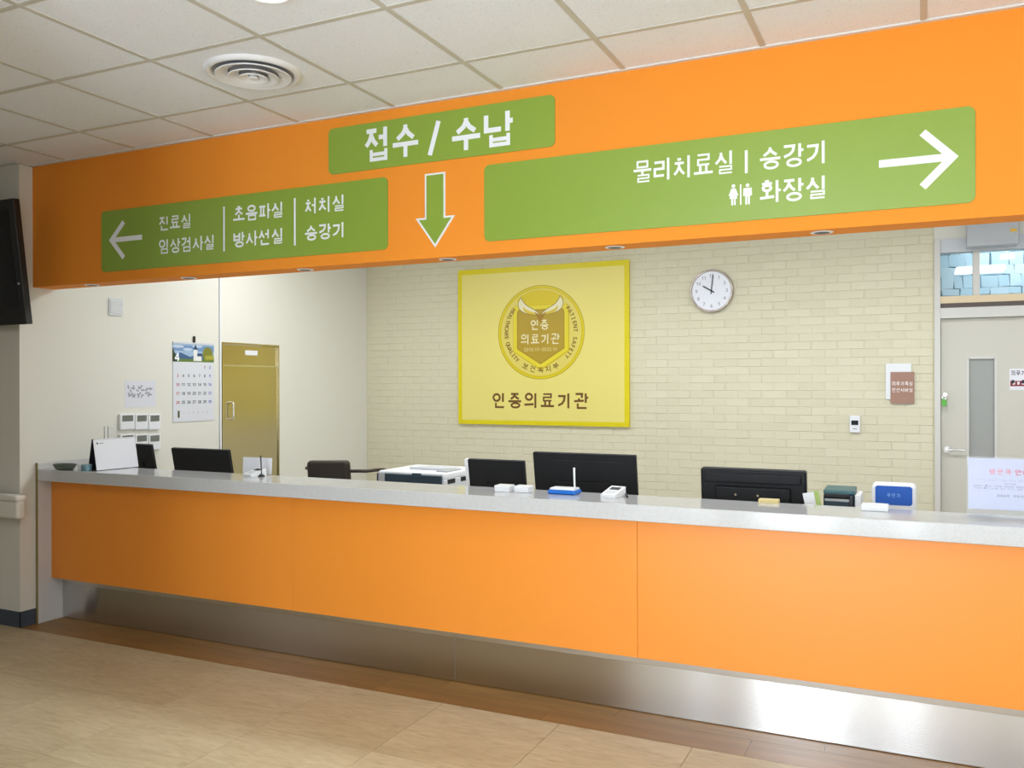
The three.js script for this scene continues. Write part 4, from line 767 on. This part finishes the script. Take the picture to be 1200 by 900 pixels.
{
  // dark device, leaflets and blue terminal at the right end of the desk
  const z = -4.32, a = onZ(964, 574, z), b = onZ(1001, 576, z), w = b.x - a.x, H = a.y - DESK;
  const o = thing('card_printer', 'dark navy desktop device with slots beside the thick monitor', 'device', [(a.x + b.x) / 2, DESK, z]);
  part(o, 'body', rbox(w, H - 0.02, 0.17, 0.008), M.navy, [0, (H - 0.02) / 2, -0.115]);
  part(o, 'hood', rbox(w, 0.02, 0.17, 0.006), std(L(0.012, 0.10, 0.11), 0.35), [0, H - 0.01, -0.115], [0.03, 0, 0], 'teal hood');
  part(o, 'roller', cyl(0.012, 0.012, w * 0.78, 16), M.darkGrey, [-w * 0.06, H - 0.03, -0.02], [0, 0, Math.PI / 2]);
  part(o, 'front_bar', rbox(w * 0.8, 0.014, 0.02, 0.004), M.grey, [-w * 0.05, H - 0.047, -0.025]);
  part(o, 'side_lever', rbox(0.014, 0.05, 0.03, 0.004), M.black, [w * 0.4, H - 0.05, -0.02]);
  part(o, 'side_cover', rbox(0.026, H - 0.02, 0.18, 0.005), M.white, [w / 2 + 0.014, (H - 0.02) / 2, -0.11]);
  const l0 = onZ(951, 575, z + 0.04), l1 = onZ(968, 592, z + 0.04);
  const t = thing('leaflet_holder', 'leaning white and lime leaflets beside the dark device', 'leaflets', [(l0.x + l1.x) / 2 - 0.01, DESK, z + 0.05]);
  part(t, 'holder', box(0.08, 0.16, 0.03), M.darkGrey, [-0.012, 0.08, -0.01]);
  const lh = l0.y - DESK;
  part(t, 'leaflet', box(0.05, lh, 0.004), M.white, [-0.004, lh / 2 - 0.004, 0.012], [0, 0, 0.2]);
  part(t, 'leaflet', box(0.036, lh + 0.008, 0.004), std(L(0.42, 0.55, 0.15), 0.6), [0.024, lh / 2, 0.007], [0, 0, 0.2], 'lime green leaflet');
  const z2 = -4.4, c = onZ(1021, 567, z2), d = onZ(1074, 569, z2), w2 = d.x - c.x, H2 = c.y - DESK;
  const q = thing('guide_terminal', 'white desk terminal with a bright blue screen panel', 'terminal', [(c.x + d.x) / 2, DESK, z2]);
  part(q, 'body', rbox(w2, H2, 0.14, 0.022, 3), M.white, [0, H2 / 2, -0.07]);
  part(q, 'base', rbox(w2 + 0.03, 0.06, 0.2, 0.015), M.lightGrey, [0, 0.03, -0.06]);
  const cc = canvas(256, 128), g = cc.getContext('2d'); g.fillStyle = '#0654b4'; g.fillRect(0, 0, 256, 128); hangul(g, '무인기', 82, 48, 92, 28, '#8fb4e0', 0.12, 0.2);
  part(q, 'screen_panel', plate(w2 * 0.82, 0.088, 0.012, 0.006, 0.001), std(0xffffff, 0.6, { map: canvasTex(cc) }), [0, H2 - 0.05, -0.001], [0, 0, 0], 'blue panel with white letters');
}

// ================================================================ SMALL THINGS ON THE WORKTOP
const T = (px, py) => onY(px, py, TOPY);
{
  // oval dish
  const p = T(67.5, 551.3), g = new THREE.LatheGeometry([[0, 0.002], [0.055, 0.002], [0.075, 0.02], [0.085, 0.036], [0.089, 0.037], [0.088, 0.03], [0.07, 0.006], [0.06, 0], [0, 0]].map(([x, y]) => new THREE.Vector2(x, y)), 48);
  g.scale(1, 1, 0.6); single('oval_dish', 'dark green oval dish near the end of the worktop', 'dish', g, std(L(0.10, 0.13, 0.10), 0.4), [p.x, TOPY, p.z - 0.05]);
  const c = T(87.5, 552), o = thing('paper_cup', 'small white cup between the dish and the blue tin', 'cup', [c.x, TOPY, c.z - 0.04]);
  part(o, 'cup_wall', new THREE.LatheGeometry([[0.014, 0], [0.018, 0.04], [0.0165, 0.04], [0.013, 0.002], [0, 0.002]].map(([x, y]) => new THREE.Vector2(x, y)), 28), M.white);
  const t = T(96, 552.3), b = thing('blue_tin', 'small pale blue tin behind the desk calendar', 'tin', [t.x, TOPY, t.z - 0.035]);
  part(b, 'tin_body', cyl(0.03, 0.03, 0.034, 36), std(L(0.16, 0.30, 0.36), 0.4), [0, 0.017, 0]);
  part(b, 'lid', cyl(0.032, 0.032, 0.007, 36), std(L(0.22, 0.36, 0.41), 0.4), [0, 0.0375, 0]);
}
{
  // A-frame desk calendar seen from its blank side
  const bl = T(113.2, 552), br = T(162, 547.4), w = bl.distanceTo(br), an = Math.atan2(-(br.z - bl.z), br.x - bl.x);
  const d = bl.distanceTo(new THREE.Vector3(0, EYE, 0)), h = 0.195, lean = 0.2;
  const o = thing('desk_calendar', 'white tent shaped desk calendar on the end of the worktop', 'calendar', [(bl.x + br.x) / 2, TOPY, (bl.z + br.z) / 2], an);
  const c = canvas(512, 384), g = c.getContext('2d'); g.fillStyle = '#e6e6ea'; g.fillRect(0, 0, 512, 384); g.fillStyle = '#3c3c40'; g.beginPath(); g.moveTo(28, 58); g.lineTo(44, 30); g.lineTo(58, 58); g.fill(); g.fillStyle = '#8a8a90'; g.fillRect(70, 44, 46, 10);
  part(o, 'page', plate(w, h, 0.001, 0.003), std(0xffffff, 0.6, { map: canvasTex(c) }), [0, h * Math.cos(lean) / 2 + 0.003, -Math.sin(lean) * h / 2], [-lean, 0, 0]);
  part(o, 'stand_board', box(w + 0.006, h + 0.004, 0.003), M.black, [0, h * Math.cos(lean) / 2 + 0.0045, -Math.sin(lean) * h * 1.5 - 0.006], [lean, 0, 0]);
  part(o, 'base_board', box(w, 0.002, h * 2 * Math.sin(lean)), M.black, [0, 0.0015, -h * Math.sin(lean)]);
  part(o, 'binding_coil', cyl(0.005, 0.005, w * 0.96, 12), M.lightGrey, [0, h * Math.cos(lean) + 0.003, -h * Math.sin(lean) - 0.001], [0, 0, Math.PI / 2]);
  const p = onX(126, 520, WX + 0.35), s = thing('card_stand', 'clear card stand with two thin rods behind the desk calendar', 'stand', [p.x, TOPY, -4.04]);
  const top = onZ(122, 500, -4.04).y - TOPY, x1 = onZ(122.3, 500, -4.04).x - p.x, x2 = onZ(126.6, 500, -4.04).x - p.x;
  part(s, 'foot', box(0.1, 0.006, 0.05), M.lightGrey, [0.0, 0.003, 0]);
  for (const x of [x1, x2]) part(s, 'rod', cyl(0.003, 0.003, top, 10), M.grey, [x, top / 2 + 0.003, 0]);
  part(s, 'card', box(0.055, 0.085, 0.002), M.acrylic, [x2 + 0.032, top - 0.045, 0]);
}
function signPad(label, u0, u1, v0, v1, turn) {
  const a = T(u0, v1), b = T(u1, v1), w = Math.max(0.07, b.x - a.x) * 0.8;
  const o = thing('sign_pad', label, 'card reader', [(a.x + b.x) / 2, TOPY, (a.z + b.z) / 2 - 0.045], turn);
  const s = poly([[-0.05, 0], [0.05, 0], [0.05, 0.012], [-0.05, 0.042]]);
  const g = extrude(s, w, 0.002); g.translate(0, 0, -w / 2); g.rotateY(-Math.PI / 2);
  part(o, 'body', uvm(g), M.white, [0, 0.002, 0]);
  const k = Math.atan2(0.03, 0.1);
  part(o, 'display', box(w * 0.68, 0.002, 0.03), M.darkGrey, [0, 0.0375, -0.022], [k, 0, 0]);
  part(o, 'keypad', box(w * 0.68, 0.002, 0.03), M.lightGrey, [0, 0.026, 0.02], [k, 0, 0]);
  return o;
}
signPad('white sign pad lying in front of the card and black pen', 280, 304, 549, 559, -0.3);
signPad('white card reader with a dark display before the wide monitor', 702, 728, 572, 583.5, -0.2);
{
  const a = T(729, 580.5), b = T(735, 583.5);
  single('reader_cable', 'short black cable end beside the card reader', 'cable', new THREE.TubeGeometry(new THREE.CatmullRomCurve3([[a.x - 0.02, TOPY + 0.008, a.z - 0.03], [a.x + 0.01, TOPY + 0.012, a.z - 0.005], [b.x, TOPY + 0.006, b.z]].map((p) => new THREE.Vector3(...p))), 14, 0.005, 10), M.black);
  const c = T(300, 557), w = 0.17;
  const h = onZ(300, 536.5, c.z - 0.06).y - TOPY;
  const o = thing('notice_card', 'small white card standing behind the black pen', 'card', [onZ(301.5, 550, c.z - 0.06).x, TOPY, c.z - 0.06]);
  part(o, 'card_face', box(onZ(318.5, 540, c.z - 0.06).x - onZ(285, 540, c.z - 0.06).x, h, 0.003), M.paper, [0, h / 2 + 0.002, 0], [-0.06, 0, 0]);
  part(o, 'card_foot', box(0.1, 0.004, 0.05), M.paper, [0, 0.002, 0]);
  const pen = (px, v0, v1, label, baseMat, rodMat, round) => {
    const q = T(px, v1), H = onZ(px, v0, q.z).y - TOPY;
    const t = thing('pen_stand', label, 'pen', [q.x, TOPY, q.z]);
    if (round) { part(t, 'base', new THREE.LatheGeometry([[0, 0.016], [0.008, 0.016], [0.014, 0.01], [0.02, 0.008], [0.021, 0], [0, 0]].map(([x, y]) => new THREE.Vector2(x, y)), 28), baseMat); part(t, 'pen', cyl(0.004, 0.003, H - 0.014, 12), rodMat, [0, (H - 0.014) / 2 + 0.012, 0], [0, 0, 0.05]); } else {
      const a2 = T(643.8, 578), b2 = T(676.5, 580), w2 = b2.x - a2.x, cx = (a2.x + b2.x) / 2 - q.x;
      part(t, 'base', rbox(w2, 0.022, 0.09, 0.01, 3), baseMat, [cx, 0.011, -0.03], [0, 0, 0], 'blue rounded base');
      part(t, 'top_plate', rbox(w2 * 0.88, 0.012, 0.075, 0.005), M.white, [cx, 0.025, -0.031]);
      part(t, 'pen', cyl(0.0055, 0.004, H - 0.02, 14), rodMat, [0.002, (H - 0.02) / 2 + 0.02, -0.02], [0, 0, 0.03], 'white pen');
    }
  };
  pen(306, 533.5, 558.5, 'black pen standing in a round black holder', M.black, M.black, true);
  pen(671, 548.5, 580, 'white pen standing in a blue and white tray', M.blue, M.white, false);
}
{
  for (const [u0, u1, v, label] of [[577, 598.5, 576.5, 'white lidded card box nearer the printer of the two'], [599.8, 621, 577.5, 'white lidded card box nearer the blue pen tray of the two']]) {
    const a = T(u0, v), b = T(u1, v), w = b.x - a.x, o = thing('card_box', label, 'box', [(a.x + b.x) / 2, TOPY, (a.z + b.z) / 2 - 0.035]);
    part(o, 'tray', rbox(w * 0.97, 0.018, 0.065, 0.003), M.white, [0, 0.009, 0]);
    part(o, 'lid', rbox(w, 0.014, 0.07, 0.004), M.white, [0, 0.025, 0], [0.02, 0, 0]);
  }
  const a = T(888, 589.5), b = T(912, 590.3), n = thing('note_block', 'pale yellow note block before the thick monitor', 'notes', [(a.x + b.x) / 2, TOPY, (a.z + b.z) / 2 - 0.03]);
  part(n, 'pad', box(b.x - a.x, 0.014, 0.05), std(L(0.72, 0.58, 0.26), 0.7), [0, 0.007, 0]);
  part(n, 'top_sheet', box((b.x - a.x) * 0.98, 0.0015, 0.048), std(L(0.78, 0.64, 0.32), 0.7), [0, 0.015, 0], [0, 0.04, 0]);
  const c = T(1009, 598), d = T(1041, 600), k = thing('tissue_box', 'low white box lying before the blue screen terminal', 'box', [(c.x + d.x) / 2, TOPY, (c.z + d.z) / 2 - 0.03]);
  part(k, 'carton', rbox(d.x - c.x, 0.026, 0.08, 0.004), M.white, [0, 0.013, 0]);
  part(k, 'flap', box((d.x - c.x) * 0.7, 0.002, 0.05), M.paper, [0, 0.027, 0]);
}
{
  // acrylic notice stand, cut by the picture's edge
  const a = T(1133, 604), z = a.z, w = 0.42, top = onZ(1133, 535.5, z - 0.03).y - TOPY, lean = 0.1;
  const c = canvas(1024, Math.round(1024 * top / w)), g = c.getContext('2d'), H = c.height; g.fillStyle = '#c6c6d4'; g.fillRect(0, 0, 1024, H);
  const px = (u) => (onZ(u, 570, z - 0.015).x - a.x) / w * 1024, py = (v) => H * (v - 535.5) / (602 - 535.5);
  hangul(g, '방문객', px(1158), py(549), px(1185) - px(1158), py(556.5) - py(549), '#e2808c', 0.12, 0.14);
  hangul(g, '안내', px(1189), py(549), (px(1185) - px(1158)) * 0.66, py(556.5) - py(549), '#d9505e', 0.12, 0.14);
  const rows = [[1142, 562.5, '환자 및 보호자의 안전을 위하여 방문객', '#a9a9bb'], [1176, 567, '면회시간을', '#8d8da0'], [1139, 570.5, '제한하고 있으니 면회를 원하시는 방문객은', '#7c7c90'], [1140, 573.5, '안내에 따라 접수를 하여 주시기 바랍니다', '#8a8a9e'], [1167, 582, '요양병원 원무과장', '#6a6a7c']];
  for (const [u, v, t, col] of rows) { let x = px(u); const s = (py(3) - py(0)) * (v > 580 ? 1.1 : 0.8); for (const ch of t) { if (ch !== ' ') { try { hangul(g, ch, x, py(v), s, s, col, 0.1, 0); } catch (e) { g.fillStyle = col; g.fillRect(x, py(v), s * 0.8, s * 0.8); } } x += s * 1.02; } }
  const o = thing('notice_stand', 'white visitor notice with a red heading in a clear stand', 'notice', [a.x + w / 2, TOPY, z]);
  const head = new THREE.Group(); head.name = 'notice_panel'; head.rotation.x = -lean; head.position.y = 0.006; o.add(head);
  part(head, 'sheet', plate(w - 0.012, top - 0.03, 0.001, 0.001), std(0xffffff, 0.5, { map: canvasTex(c) }), [0, top / 2 + 0.008, -0.004]);
  part(head, 'cover', box(w, top, 0.002), M.acrylic, [0, top / 2, 0.001]);
  part(o, 'foot', rbox(w, 0.004, 0.075, 0.0015), M.acrylic, [0, 0.0025, 0.012]);
}

scene.traverse((o) => { if (o.isMesh) { o.castShadow = true; o.receiveShadow = true; } if (o.isSpotLight || o.isPointLight) o.castShadow = true; });
renderer.render(scene, camera);
